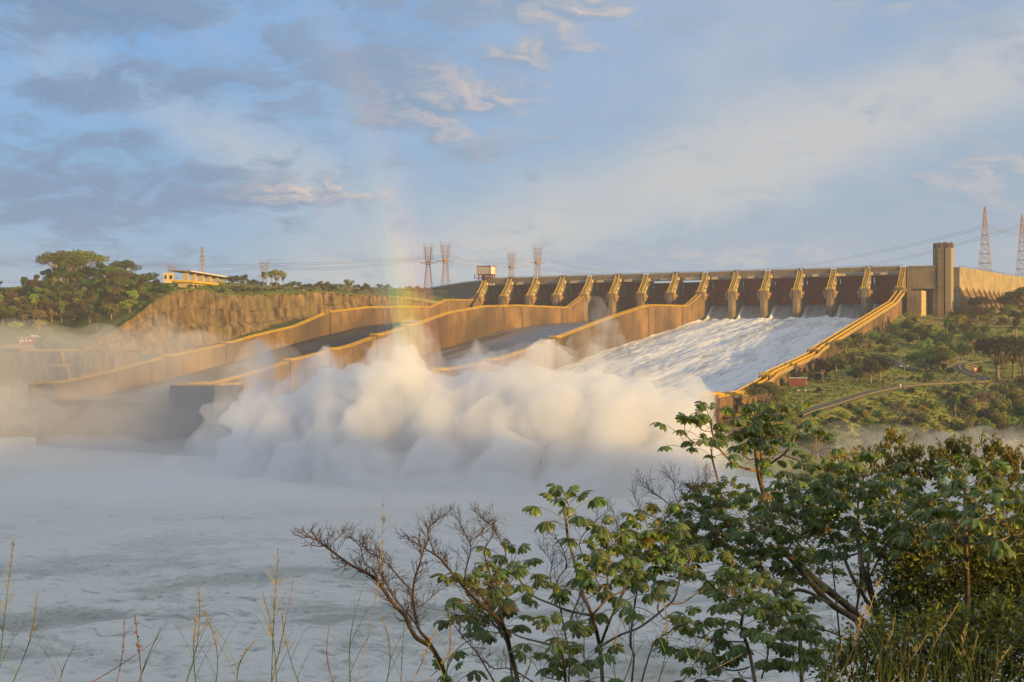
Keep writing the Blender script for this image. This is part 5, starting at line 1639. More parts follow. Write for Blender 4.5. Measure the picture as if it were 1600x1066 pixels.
cecropia('umbrella leaved tree with thick shaded limbs spreading left over the river', 22,
    [([(1382, 1030), (1345, 975), (1300, 945), (1262, 905), (1230, 868), (1200, 866), (1175, 861), (1155, 846), (1140, 825), (1122, 800)], .12, .03),
     ([(1172, 858), (1173, 830), (1171, 802)], .03, .015), ([(1185, 876), (1150, 872), (1135, 861), (1126, 846)], .03, .014),
     ([(1300, 945), (1262, 925), (1240, 923), (1230, 934), (1215, 925), (1203, 914)], .055, .03), ([(1215, 925), (1208, 900), (1207, 880)], .03, .015), ([(1228, 934), (1225, 915), (1240, 905), (1252, 892)], .03, .014)],
    [(1171, 800, 10), (1122, 836, 11), (1085, 838, 11), (1076, 820, 9), (1100, 862, 12), (1130, 858, 9), (1147, 838, 9), (1060, 862, 9), (1207, 878, 11), (1252, 886, 10), (1190, 850, 10), (1215, 850, 9), (1185, 882, 9), (1160, 880, 7), (1195, 835, 10), (1118, 815, 10), (1240, 930, 5), (1272, 880, 9)], 3, .95)
cecropia('sunlit umbrella leaved tree with broad leaves right of the golden limbs', 20,
    [([(1386, 1030), (1372, 962), (1355, 910), (1346, 880), (1341, 845), (1342, 808)], .11, .03), ([(1380, 985), (1350, 932), (1331, 900), (1319, 873), (1305, 852), (1296, 828), (1314, 800), (1318, 785)], .06, .022),
     ([(1376, 975), (1361, 917), (1356, 885), (1363, 850), (1372, 825)], .06, .022), ([(1300, 872), (1330, 868), (1352, 858), (1365, 842)], .035, .016), ([(1294, 830), (1270, 835), (1258, 850)], .03, .016), ([(1360, 900), (1385, 850), (1400, 825), (1403, 795)], .035, .018)],
    [(1342, 796, 10), (1318, 780, 9), (1371, 818, 11), (1365, 838, 9), (1403, 786, 9), (1238, 768, 11), (1262, 775, 10), (1240, 800, 11), (1215, 790, 9), (1285, 765, 10), (1300, 795, 10), (1265, 820, 9), (1284, 830, 9), (1325, 748, 9), (1365, 728, 8), (1346, 760, 8), (1302, 745, 9), (1255, 745, 8), (1395, 842, 9), (1330, 835, 9), (1415, 775, 8), (1385, 770, 8), (1232, 745, 6)], 4, .98)
cecropia('umbrella leaved tree standing over the dense bush at the right', 17.5,
    [([(1515, 1030), (1512, 930), (1509, 850), (1508, 800), (1507, 748)], .08, .025), ([(1509, 830), (1528, 815), (1560, 800), (1566, 790)], .035, .016), ([(1509, 850), (1490, 830), (1478, 800), (1475, 780)], .03, .016)],
    [(1507, 742, 11), (1475, 776, 10), (1487, 758, 7), (1560, 760, 9), (1566, 792, 10), (1540, 806, 9), (1459, 804, 10), (1432, 820, 9), (1492, 822, 9), (1590, 815, 9), (1530, 750, 7), (1575, 835, 8), (1440, 850, 7)], 5, 1.0)
# lower left trees
cecropia('dark umbrella leaved tree in front of the pale mist, left of the big ones', 18,
    [([(942, 1075), (937, 1012), (926, 965), (910, 925), (897, 876), (888, 842), (884, 812), (883, 800)], .055, .02), ([(926, 962), (890, 955), (865, 945), (842, 936), (825, 925), (812, 906), (800, 882)], .035, .015), ([(926, 960), (936, 950), (950, 935), (968, 926)], .03, .015),
     ([(937, 1012), (950, 977), (964, 945), (975, 920), (985, 892)], .04, .016), ([(938, 1010), (970, 992), (1000, 980), (1038, 951), (1054, 934), (1062, 906), (1062, 888)], .035, .014), ([(950, 935), (948, 880), (947, 848)], .022, .014), ([(964, 945), (1000, 880), (1013, 846), (1013, 836)], .025, .014)],
    [(883, 794, 13), (800, 876, 8), (946, 842, 9), (952, 872, 11), (1013, 830, 10), (1010, 858, 9), (985, 886, 10), (970, 922, 7), (932, 905, 9), (1062, 884, 9), (1040, 848, 9), (978, 862, 8), (1025, 815, 6), (1048, 872, 7), (905, 930, 6)], 6, 1.03, (7, 10))
cecropia('low many stemmed umbrella leaved tree beside the bare shrub', 16,
    [([(812, 1075), (797, 1012), (775, 970), (762, 945), (748, 925)], .045, .018), ([(797, 1015), (782, 975), (790, 945), (793, 915)], .03, .014), ([(800, 1060), (790, 1000), (735, 935), (728, 925)], .03, .014)],
    [(748, 920, 8), (778, 905, 9), (795, 912, 9), (728, 925, 6), (735, 970, 7), (772, 968, 8), (795, 950, 7), (760, 985, 6), (770, 935, 6)], 7, .86, (6, 9))
cecropia('low umbrella leaved sapling at the bottom edge under the dark tree', 15,
    [([(885, 1080), (880, 1030), (872, 1003)], .03, .014), ([(877, 1012), (842, 1003), (812, 995), (795, 985)], .025, .012)],
    [(872, 996, 8), (845, 1046, 7), (888, 1040, 7), (915, 1032, 7), (700, 1062, 6), (912, 1010, 5)], 8, .82, (6, 8))
cecropia('umbrella leaved tree low in the middle with the river behind its crown', 17,
    [([(1182, 1080), (1172, 1024), (1165, 1001), (1158, 978), (1162, 955), (1165, 925)], .055, .02), ([(1160, 962), (1130, 936), (1113, 915), (1098, 902), (1086, 884)], .03, .014), ([(1113, 916), (1085, 930), (1066, 942), (1045, 944)], .018, .012), ([(1113, 915), (1134, 898), (1150, 876)], .02, .012),
     ([(1165, 1003), (1132, 1002), (1104, 998)], .022, .012), ([(1170, 1043), (1146, 1048), (1124, 1042)], .024, .012), ([(1190, 1060), (1200, 1022), (1197, 1004)], .025, .013), ([(1188, 1045), (1230, 1045), (1252, 1040)], .025, .012)],
    [(1165, 918, 11), (1145, 925, 9), (1188, 922, 10), (1162, 950, 10), (1083, 880, 7), (1077, 978, 9), (1090, 995, 8), (1118, 1022, 9), (1095, 1038, 8), (1122, 1045, 8), (1197, 1000, 9), (1240, 1022, 8), (1268, 1008, 9), (1255, 1042, 8), (1218, 962, 9), (1236, 978, 8), (1205, 975, 7), (1290, 1040, 8), (1155, 1050, 6), (1150, 898, 7), (1028, 945, 6)], 9, .92)

# bare shrubs
def bare_shrub(label, Y0, limbs_, seed, Lmul=1.0, leaves=0, tcol='twig', group='bare shrubs on the near bank'):
    rs = random.Random(seed)
    def dep(px, py): return Y0 + .5 * math.sin(px / 25 + seed) + .4 * math.cos(py / 21 + seed)
    x_, y_ = limbs_[0][0][0]
    if y_ < 1068: limbs_[0] = ([(x_ + rs.uniform(-25, 25), 1085), (x_ + rs.uniform(-14, 14), (y_ + 1085) / 2 + 20), (x_ + rs.uniform(-8, 8), (y_ + 1085) / 2 - 20)] + limbs_[0][0], limbs_[0][1], limbs_[0][2])
    base = at(*limbs_[0][0][0], dep(*limbs_[0][0][0])); gz = float(zb(np.array([base.x]), np.array([base.y]))[0])
    org = Vector((base.x, base.y, gz)); root = empty('bare_shrub' if not leaves else 'thin_leaved_shrub', org)
    tag(root, label, 'shrub', group)
    px_m = Y0 / 1900
    tw = MB(); lf = MB(); cnt_ = [0]
    def twig(p, d, L, r, lev):
        n = 4; P = [p]; q = p.copy(); dd = d.copy()
        for i in range(n):
            dd = (dd + Vector((rs.gauss(0, .16), rs.gauss(0, .16), rs.gauss(0.03, .16)))).normalized()
            q = q + dd * L / n; P.append(q.copy())
            if lev > 0 and i > 0 or (lev > 0 and rs.random() < .5):
                s_ = Vector((rs.gauss(0, 1), rs.gauss(0, .6), rs.gauss(.35, .8))).normalized()
                twig(q.copy(), (dd * .9 + s_ * .75).normalized(), L * rs.uniform(.42, .68), r * .62, lev - 1)
        tw.tube(P, [r * (1 - .14 * i) for i in range(n + 1)], 4, cap=False)
        cnt_[0] += 1
        if leaves and lev <= 1:
            for k in range(leaves):
                f = rs.random(); c = P[min(n, int(f * n) + 1)]
                a = Vector((rs.gauss(0, .6), rs.gauss(0, .6), -1.1)).normalized(); s_ = a.cross(Vector((rs.gauss(0, 1), rs.gauss(0, 1), .1))).normalized()
                l_ = rs.uniform(.06, .12); w_ = l_ * .17
                lf.add([tuple(c), tuple(c + a * l_ * .5 + s_ * w_), tuple(c + a * l_), tuple(c + a * l_ * .5 - s_ * w_)], [(0, 1, 2, 3)])
    for i, (pix, r0, r1) in enumerate(limbs_):
        P = catmull([at(a, b_, dep(a, b_)) - org for a, b_ in pix], 4)
        if i == 0 and P[0].z > -.1: P = [Vector((P[0].x, P[0].y, -.3))] + P
        k = len(P)
        r0 *= .68; b = MB(); b.tube(P, [r0 + (r1 - r0) * j / (k - 1) for j in range(k)], 6); b.build('trunk' if i == 0 else 'branch', M[tcol], root, smooth=True)
        for j in range(int(k * .30), k):
            f = j / k
            for _ in range(1 if rs.random() < .80 else 2):
                fw = (P[min(j + 1, k - 1)] - P[max(j - 1, 0)]).normalized()
                s_ = Vector((rs.gauss(0, 1), rs.gauss(0, .8), rs.gauss(.5, .7))).normalized()
                twig(P[j], (fw * .8 + s_ * .8).normalized(), rs.uniform(16, 34) * px_m * Lmul * (1.15 - .5 * f), max(r1 * .75, .0035), 2)
        twig(P[-1], (P[-1] - P[-2]).normalized(), 18 * px_m * Lmul, r1 * .9, 2)
    q = tw.build('twigs', M[tcol], root); q['kind'] = 'stuff'
    if leaves:
        q = lf.build('foliage', M['goldleaf'], root); q['kind'] = 'stuff'
    return root
M['goldleaf'] = leafshader('narrow_leaf', (.27, .25, .03), (.16, .17, .025), (.3, .3, .1), .5, .3)
bare_shrub('bare branched shrub leaning left over the foaming water', 14,
    [([(700, 1075), (690, 1040), (673, 1011), (652, 998), (641, 981), (632, 962), (615, 944), (599, 921), (588, 906), (572, 895), (550, 884), (530, 870), (510, 855), (497, 845), (478, 838)], .045, .008),
     ([(690, 1040), (672, 1005), (655, 984), (648, 955), (645, 930), (648, 905), (656, 880), (663, 855)], .034, .007), ([(646, 925), (626, 905), (606, 882), (592, 870), (577, 864), (563, 848)], .014, .005), ([(655, 984), (640, 962), (620, 940), (601, 908), (593, 886), (588, 865)], .016, .005), ([(650, 950), (662, 944), (682, 926)], .009, .005),
     ([(599, 921), (584, 892), (570, 880), (563, 855), (550, 842)], .011, .005), ([(515, 859), (521, 848), (533, 836)], .007, .004)], 31)
bare_shrub('second bare shrub with tangled reddish twigs, right of the leaning one', 15,
    [([(812, 1075), (800, 1030), (790, 985), (768, 958), (744, 938), (725, 918), (706, 895), (695, 881), (681, 868), (665, 858), (645, 846)], .04, .007), ([(681, 868), (673, 850), (668, 832), (673, 822), (690, 808)], .010, .005), ([(725, 917), (728, 890), (735, 862), (733, 845), (718, 818)], .014, .005), ([(733, 846), (752, 832), (762, 818)], .008, .005), ([(790, 985), (775, 930), (765, 895), (757, 862), (770, 838)], .018, .006), ([(770, 900), (790, 870), (782, 845), (768, 822), (752, 808)], .012, .005), ([(790, 985), (740, 965), (715, 962)], .012, .005)], 32)
bare_shrub('bare twiggy shrub tangled behind the dark umbrella leaved tree', 19,
    [([(885, 1000), (872, 930), (872, 905), (885, 885), (880, 860), (868, 840)], .024, .006), ([(872, 930), (860, 905), (862, 880), (850, 862)], .012, .005), ([(885, 985), (920, 900), (955, 860), (965, 830), (960, 808)], .02, .006), ([(925, 890), (905, 850), (930, 815), (950, 800)], .012, .005), ([(892, 985), (905, 965), (915, 950)], .01, .005)], 33)
bare_shrub('leafless reddish branches rising left of the tallest umbrella leaved tree', 22,
    [([(985, 1000), (1000, 900), (1022, 850), (1037, 815), (1052, 796), (1068, 776), (1080, 765)], .03, .008), ([(1052, 796), (1036, 780), (1020, 770), (1003, 757)], .013, .006), ([(1060, 786), (1053, 770), (1055, 755), (1044, 745)], .011, .005), ([(1072, 772), (1090, 762), (1100, 750)], .011, .005), ([(1037, 815), (1015, 805), (1000, 795), (990, 775)], .011, .005), ([(1080, 790), (1098, 772), (1104, 755)], .010, .005)], 34)
bare_shrub('dark wiry shrub hanging low at the bottom between the trees', 13,
    [([(780, 1078), (760, 1045), (745, 1020), (727, 1000), (712, 980), (702, 965)], .014, .005), ([(850, 1078), (800, 1046), (772, 1045), (755, 1030)], .012, .005), ([(1000, 1075), (1020, 1010), (1045, 988), (1068, 975)], .016, .005), ([(1360, 1075), (1335, 1010), (1290, 985), (1260, 980)], .02, .005)], 35, .7)
# golden narrow leaved shrubs in the sun at the top right
for k, (lab, Y0, limbs_) in enumerate([
    ('golden lit narrow leaved shrub topping the trees left of the gap', 25, [([(1345, 900), (1340, 800), (1350, 745), (1368, 722), (1383, 702), (1392, 694)], .05, .010), ([(1350, 745), (1335, 728), (1318, 715)], .018, .007), ([(1345, 770), (1325, 750), (1300, 738)], .018, .007), ([(1368, 722), (1380, 735), (1395, 728)], .014, .006), ([(1350, 760), (1378, 755), (1390, 745)], .014, .006)]),
    ('thin leaved shrub with red branches standing in the gap between the trees', 25, [([(1420, 900), (1402, 820), (1402, 772), (1406, 748), (1416, 736), (1430, 730)], .045, .009), ([(1402, 772), (1425, 757), (1440, 745), (1455, 738)], .02, .007), ([(1412, 740), (1422, 722), (1424, 712)], .014, .006), ([(1435, 750), (1448, 728)], .012, .006)]),
    ('wide golden lit thin leaved shrub on the right, under the pale hillside', 24, [([(1520, 900), (1510, 800), (1508, 745), (1500, 733), (1483, 722), (1470, 712)], .05, .009), ([(1508, 745), (1525, 732), (1548, 730), (1562, 728)], .018, .007), ([(1520, 733), (1512, 720), (1508, 708)], .014, .006), ([(1530, 731), (1543, 716), (1548, 706)], .014, .006), ([(1484, 724), (1480, 712), (1484, 702)], .012, .006)]),
    ('thin leaved shrub cut by the right edge with golden lit twigs', 23, [([(1560, 920), (1565, 800), (1575, 765), (1583, 742), (1596, 728)], .05, .01), ([(1570, 790), (1590, 780), (1612, 770)], .02, .008), ([(1583, 742), (1572, 725), (1575, 712)], .014, .006), ([(1575, 765), (1560, 758), (1550, 750)], .014, .006)])]):
    bare_shrub(lab, Y0, limbs_, 40 + k, .9, 3, 'twig', 'thin leaved shrubs catching the last sun')

# dense bushes on the right
M['bushleaf'] = leafshader('bush_leaf', (.115, .125, .028), (.058, .074, .02), (.15, .17, .05), .42, .25)
M['bushleaf2'] = leafshader('bright_bush_leaf', (.24, .30, .03), (.16, .21, .025), (.2, .24, .06), .42, .3)
def bush(label, blobs, Y0, n, seed, size=.05, mats=('bushleaf', 'bushleaf2'), bright=.15):
    rs = np.random.default_rng(seed)
    c0 = at(blobs[0][0], 1060, Y0); gz = float(zb(np.array([c0.x]), np.array([c0.y]))[0])
    org = Vector((c0.x, c0.y, gz)); root = empty('leafy_bush', org); tag(root, label, 'bush', 'dense bushes on the near bank')
    tr = MB(); lf = MB(); lb = MB()
    blobs = list(blobs)
    for (px, py, rx, ry) in list(blobs):
        for _ in range(5):
            a = rs.uniform(0, 6.28); q = rs.uniform(.8, 1.15); blobs.append((px + rx * q * math.cos(a), py - ry * q * abs(math.sin(a)) * rs.choice((1, 1, 1, -1)), rx * rs.uniform(.16, .36), ry * rs.uniform(.14, .34)))
    tot = sum(b[2] * b[3] for b in blobs)
    for (px, py, rx, ry) in blobs:
        c = at(px, py, Y0) - org; k = Y0 / 1900; rx_ = rx * k; rz_ = ry * k; ryy = min(rx_, rz_) * 1.1
        m_ = Vector((c.x * .55 + rs.normal() * .15, c.y * .5, max(0, c.z) * .62)); m0_ = Vector((c.x * .12 + rs.normal() * .12, 0, max(0, c.z) * .25))
        if rx > (24 if Y0 < 20 else 45): tr.tube([Vector((0, 0, -.2)), m0_, m_, c], [.035, .028, .02, .01], 5)
        for j in range(5):
            d = Vector(rs.normal(size=3)).normalized(); tr.tube([c - Vector((0, 0, rz_ * .3)), c + Vector((d.x * rx_, d.y * ryy, d.z * rz_)) * .8], [.010, .004], 4)
        for _ in range(int(n * rx * ry / tot / 5)):
            d = Vector(rs.normal(size=3)).normalized(); rad = rs.uniform(.1, 1.0) ** .5 * (1.0 + .45 * max(0, rs.normal()) ** 2 * .5)
            s0 = c + Vector((d.x * rx_ * rad, d.y * ryy * rad, d.z * rz_ * rad))
            dirn = (d + Vector(rs.normal(size=3)) * .6 + Vector((0, 0, .25))).normalized()
            tgt = lb if rs.random() < bright else lf
            for j in range(5):                                    # a sprig of five leaves
                q = s0 + dirn * size * (j * .9)
                a = (dirn * .5 + Vector(rs.normal(size=3)) * .7 - Vector((0, 0, .2))).normalized()
                s_ = a.cross(Vector(rs.normal(size=3))).normalized(); up_ = a.cross(s_)
                l_ = size * rs.uniform(.9, 1.9); w_ = l_ * .24
                tgt.add([tuple(q), tuple(q + a * l_ * .45 + s_ * w_ + up_ * w_ * .3), tuple(q + a * l_), tuple(q + a * l_ * .45 - s_ * w_ + up_ * w_ * .3)], [(0, 1, 2), (0, 2, 3)])
    tr.build('branches', M['twig'], root)['kind'] = 'stuff'
    lf.build('foliage', M[mats[0]], root)['kind'] = 'stuff'
    lb.build('young_foliage', M[mats[1]], root)['kind'] = 'stuff'
    return root
bush('big dark leafy bush filling the right side under the golden trees', [(1480, 880, 80, 60), (1432, 862, 34, 36), (1545, 885, 60, 48), (1590, 890, 50, 55), (1510, 940, 90, 60), (1420, 920, 50, 55), (1590, 940, 60, 70), (1460, 960, 60, 50), (1400, 885, 26, 40), (1500, 835, 18, 14), (1580, 825, 22, 20)], 18.5, 13500, 51, .066, bright=.18)
bush('lower tangled bush along the bottom right edge', [(1440, 1010, 90, 50), (1540, 1020, 90, 55), (1370, 1030, 55, 36), (1600, 1000, 50, 60), (1330, 1050, 40, 26), (1490, 1050, 110, 30)], 12, 8500, 52, .042, bright=.3)
bush('loose leafy bush in the middle behind the umbrella leaved limbs', [(1385, 1000, 8, 8), (1255, 800, 40, 30), (1290, 775, 50, 22), (1200, 800, 30, 26), (1180, 830, 40, 24), (1230, 835, 40, 22), (1270, 860, 36, 26), (1310, 820, 34, 24), (1255, 900, 30, 16), (1380, 780, 50, 18), (1440, 800, 50, 20), (1160, 870, 30, 12), (1290, 880, 30, 20)], 25, 4200, 53, .055, bright=.25)
bush('small yellowish bush behind the dark umbrella leaved tree', [(1058, 850, 16, 26), (1062, 880, 14, 20), (1045, 830, 16, 14)], 21, 1300, 54, .05, bright=.5)

# ------------------------------------------------------------------ grasses
M['grass_g'] = mat('green_grass_blade', (.13, .20, .035), (.08, .12, .022), scale=3, rough=.5, transl=.3)
M['grass_y'] = mat('dry_grass_stem', (.36, .28, .13), (.26, .19, .09), scale=3, rough=.6)
M['grass_r'] = mat('reddish_grass_stem', (.26, .11, .055), (.18, .09, .04), scale=3, rough=.6)
def stalk(b0, b1, Y, col_, panicle, label, bend=0.0, r=.0042, seed=0):
    rs = random.Random(seed)
    P = []; x0, y0 = b0; x1, y1 = b1
    for i in range(9):
        f = i / 8
        P.append(at(x0 + (x1 - x0) * f + bend * math.sin(f * math.pi) * 12, y0 + (y1 - y0) * f, Y + .12 * math.sin(i)))
    gz = float(zb(np.array([P[0].x]), np.array([P[0].y]))[0])
    org = Vector((P[0].x, P[0].y, gz)); o = empty('grass_stalk', org)
    Q = [Vector((0, 0, -.05))] + [p - org for p in P]
    b = MB(); b.tube(Q, [r * (1.1 - .7 * i / 9) for i in range(10)], 4); b.build('stem', M[col_], o)
    if panicle:
        b = MB(); H = (Q[-1] - Q[1]).length
        for k in range(26):
            f = rs.uniform(.52, 1.0); i = min(8, int(f * 9)); c = Q[i].lerp(Q[i + 1], f * 9 - i) if i < 9 else Q[9]
            L = (1.06 - f) * .50 * H * rs.uniform(.4, .9) * panicle
            d = Vector((rs.gauss(0, 1), rs.gauss(0, 1), 0)).normalized() * .62 + Vector((0, 0, .8)); e = c + d * L; m_ = c.lerp(e, .5) + Vector((0, 0, L * .06))
            b.tube([c, m_, e], [.0014, .0011, .0008], 3, cap=False)
            for j in range(6):
                q = c.lerp(e, rs.uniform(.35, 1)); s_ = .0042
                v_ = Vector((rs.gauss(0, .5), rs.gauss(0, .5), 1)).normalized()
                b.add([tuple(q), tuple(q + Vector((s_ * .5, 0, s_))), tuple(q + v_ * s_ * 2.6), tuple(q + Vector((-s_ * .5, 0, s_)))], [(0, 1, 2, 3)])
        b.build('panicle', M['grass_y' if col_ != 'grass_r' else 'grass_r'], o)['kind'] = 'stuff'
    if col_ == 'grass_g':
        for k in range(2):
            c = Q[2 + k * 2]; s_ = rs.choice((-1, 1)); b = MB(); prev = None
            for i in range(7):
                f = i / 6; p = c + Vector((s_ * .13 * f, 0, .34 * f - .10 * f * f)); w_ = .004 * (1 - f) + .001
                cur = (tuple(p + Vector((0, 0, w_))), tuple(p - Vector((0, .002, w_))))
                if prev: b.add([prev[0], cur[0], cur[1], prev[1]], [(0, 1, 2, 3)])
                prev = cur
            b.build('blade', M['grass_g'], o)
    tag(o, label, 'grass stalk', 'tall grass stalks at the bottom of the view')
sl = [((-4, 1075), (22, 842), 'grass_g', .5, 'tall green stalk with a faint head at the far left edge'), ((16, 1075), (58, 925), 'grass_g', .3, 'slender green stalk beside the left edge'), ((92, 1075), (118, 1008), 'grass_g', 0, 'short green stalk near the left corner'),
      ((128, 1075), (252, 994), 'grass_r', 0, 'bare red stem leaning far to the right in the left corner'), ((180, 1075), (194, 968), 'grass_r', .3, 'reddish stem with a thin head in the left part'), ((214, 1075), (252, 980), 'grass_g', 0, 'green stem crossing beside the leaning red one'), ((222, 1075), (210, 960), 'grass_r', .4, 'thin rosy grass head left of the feathery stalk'),
      ((288, 1075), (310, 918), 'grass_g', 1.0, 'feathery grass head left of the tallest stalk'), ((307, 1075), (308, 958), 'grass_g', .4, 'straight stem behind the feathery grass head'), ((336, 1075), (318, 955), 'grass_g', .8, 'stem leaning left with dark seeds'), ((372, 1075), (400, 1000), 'grass_g', .3, 'short stem just left of the tallest stalk'),
      ((424, 1075), (434, 862), 'grass_g', 1.2, 'tallest feathery grass stalk with a wide open head'), ((423, 1075), (460, 895), 'grass_r', 0, 'red stem leaning right from the tallest stalk'), ((432, 1075), (410, 925), 'grass_g', .5, 'stem leaning left from the tallest stalk'), ((470, 1075), (440, 960), 'grass_g', .6, 'stalk with a loose head right of the tallest one'),
      ((524, 1075), (515, 978), 'grass_r', 0, 'reddish stem under the leaning bare shrub'), ((548, 1075), (572, 905), 'grass_g', 0, 'thick bright green stalk rising under the leaning bare shrub'), ((556, 1075), (600, 770), 'grass_y', .35, 'very faint tall stalk with a pale head above the bare shrub'), ((602, 1075), (596, 962), 'grass_g', .3, 'slim green stem left of the bare shrub trunk'), ((626, 1075), (632, 962), 'grass_g', 0, 'straight green stem just left of the bare shrub trunk'),
      ((640, 1075), (680, 985), 'grass_y', .6, 'dry yellow stem arching before the bare shrub trunk'), ((650, 1075), (712, 1000), 'grass_y', .3, 'dry yellow stem leaning low to the right'), ((690, 1075), (700, 950), 'grass_g', .2, 'green stem in front of the bare shrub trunk'), ((810, 1075), (826, 1000), 'grass_g', 0, 'green blade like stem between the two bare shrubs'), ((965, 1075), (975, 960), 'grass_g', .3, 'green stem right of the dark tree trunk'),
      ((970, 1075), (990, 985), 'grass_g', 0, 'short bright stem at the foot of the dark tree'), ((1026, 1075), (1035, 930), 'grass_g', .4, 'tall green stem between the dark tree and the middle tree'), ((1060, 1075), (1110, 985), 'grass_g', .2, 'green stem leaning right under the middle tree'), ((1050, 1075), (1160, 1022), 'grass_y', 0, 'pale stem crossing low under the middle tree'),
      ((1284, 1075), (1320, 975), 'grass_y', .3, 'pale arching stem left of the right hand bushes'), ((1300, 1075), (1345, 945), 'grass_y', .4, 'long pale stem rising before the thick leaning trunk'), ((1320, 1075), (1378, 900), 'grass_y', .5, 'tall tan stalk with a thin head before the bushes'), ((1345, 1075), (1400, 960), 'grass_g', .3, 'green stalk before the thick leaning trunk'),
      ((1440, 1075), (1497, 945), 'grass_y', .5, 'tan stalk leaning right before the lower tangled bush'), ((1475, 1075), (1465, 1020), 'grass_g', 0, 'bright green blade at the foot of the lower bush'), ((1505, 1075), (1512, 975), 'grass_g', .7, 'bright green leafy stalk before the lower bush'), ((1545, 1075), (1580, 1010), 'grass_y', .3, 'dry stalk near the bottom right corner'), ((1570, 1075), (1602, 1020), 'grass_y', .2, 'dry stem in the bottom right corner'), ((1520, 1075), (1530, 990), 'grass_g', .3, 'green stem close to the leafy stalk'), ((1385, 1075), (1450, 990), 'grass_y', .5, 'dry stem leaning right over the lower bush')]
for i, (a, b_, c_, pn, lab) in enumerate(sl):
    stalk(a, b_, 6.5 + (i % 5) * .45, c_, pn, lab, bend=random.uniform(-1, 1), seed=i, r=.0036 if i not in (17,) else .0022)
# the mass of grass along the bottom
rg = random.Random(9)
for nm, regions, mt in (('grass', [(1270, 1620, 935, 1120, 640), (820, 1270, 1010, 1110, 130), (560, 820, 1015, 1110, 60), (-20, 560, 1015, 1110, 110)], 'grass_g'), ('dry_grass', [(1270, 1620, 915, 1120, 300), (820, 1270, 1000, 1110, 70), (560, 820, 1000, 1110, 45), (-20, 560, 990, 1110, 60)], 'grass_y')):
    b = MB()
    for (x0, x1, y0, y1, n) in regions:
        for _ in range(n):
            Y = rg.uniform(5.5, 9.5); px = rg.uniform(x0, x1)
            X = (px - 800) / 1900 * Y; g0 = float(bfn(np.array([X]), np.array([Y]))[0])
            ty = rg.triangular(y0, y1, y1 - (y1 - y0) * .35)
            top = at(px + rg.gauss(12, 62), ty, Y)
            base_ = Vector((X, Y, g0 - .05)); H = top - base_
            if H.z < .1: continue
            side = Vector((rg.gauss(0, 1), rg.gauss(0, .5), 0)).normalized(); w_ = rg.uniform(.002, .0055) if mt == 'grass_g' else rg.uniform(.0012, .003); prev = None
            droop = rg.uniform(0, .75)
            for i in range(6):
                f = i / 5; p = base_ + H * f + side * droop * f * f * H.length * .4 - Vector((0, 0, droop * f ** 3 * H.length * .35)); ww = w_ * (1 - f * .92)
                cur = (tuple(p + Vector((ww, 0, 0))), tuple(p - Vector((ww, 0, 0))))
                if prev: b.add([prev[0], prev[1], cur[1], cur[0]], [(0, 1, 2, 3)])
                prev = cur
    tag(b.build(nm, M[mt]), 'mass of %s blades along the bottom edge of the view' % ('green' if mt == 'grass_g' else 'dry tan'), kind='stuff')
# ------------------------------------------------------------------ spray, mist, haze, rainbow (real volumes)
def volmat(name, dens, color=(1, 1, 1), g=0.0):
    m = bpy.data.materials.new(name); m.use_nodes = True
    t = NT(m.node_tree); t.n.clear()
    out = t.node('ShaderNodeOutputMaterial'); pv_ = t.node('ShaderNodeVolumePrincipled')
    pv_.inputs['Color'].default_value = (*color, 1)
    pv_.inputs['Density'].default_value = dens
    pv_.inputs['Anisotropy'].default_value = g
    t.l.new(pv_.outputs[0], out.inputs['Volume'])
    m.cycles.homogeneous_volume = True
    return m
def hull(name, balls, vox, disp, mt, label, seed=0, flatten=-2.0):
    """balls: (px, py, Y, radius in pixels[, z squash]) -> one closed lumpy body"""
    bm = bmesh.new()
    for bl in balls:
        px, py, Y, r = bl[:4]; sq = bl[4] if len(bl) > 4 else 1.0
        c = at(px, py, Y); rad = r * Y / 1900
        mtx = Matrix.Translation(c) @ Matrix.Diagonal((rad, rad * .9, rad * sq, 1))
        bmesh.ops.create_icosphere(bm, subdivisions=2, radius=1.0, matrix=mtx)
    me = bpy.data.meshes.new(name); bm.to_mesh(me); bm.free()
    o = bpy.data.objects.new(name, me); col.objects.link(o)
    md = o.modifiers.new('r', 'REMESH'); md.mode = 'VOXEL'; md.voxel_size = vox
    dg = bpy.context.evaluated_depsgraph_get()
    ev = o.evaluated_get(dg); m2 = bpy.data.meshes.new_from_object(ev, depsgraph=dg)
    o.modifiers.clear(); o.data = m2; bpy.data.meshes.remove(me)
    n = len(m2.vertices)
    co = np.empty(n * 3); m2.vertices.foreach_get('co', co); co = co.reshape(-1, 3)
    no = np.empty(n * 3); m2.vertices.foreach_get('normal', no); no = no.reshape(-1, 3)
    d = np.zeros(n)
    for (amp, sc, k) in disp:
        q = 1 - 2 * np.abs(fbm(co[:, 0] / sc, co[:, 1] / sc, co[:, 2] / sc, oct=3, seed=seed + k))      # billowy
        d += amp * (q - .5)
    co = co + no * d[:, None]
    co[:, 2] = np.maximum(co[:, 2], flatten)
    m2.vertices.foreach_set('co', co.reshape(-1)); m2.update()
    m2.materials.clear(); m2.materials.append(mt)
    m2.polygons.foreach_set('use_smooth', [True] * len(m2.polygons))
    return tag(o, label, kind='stuff')
V1 = volmat('dense_spray', .15); V3 = volmat('thin_mist', .012)
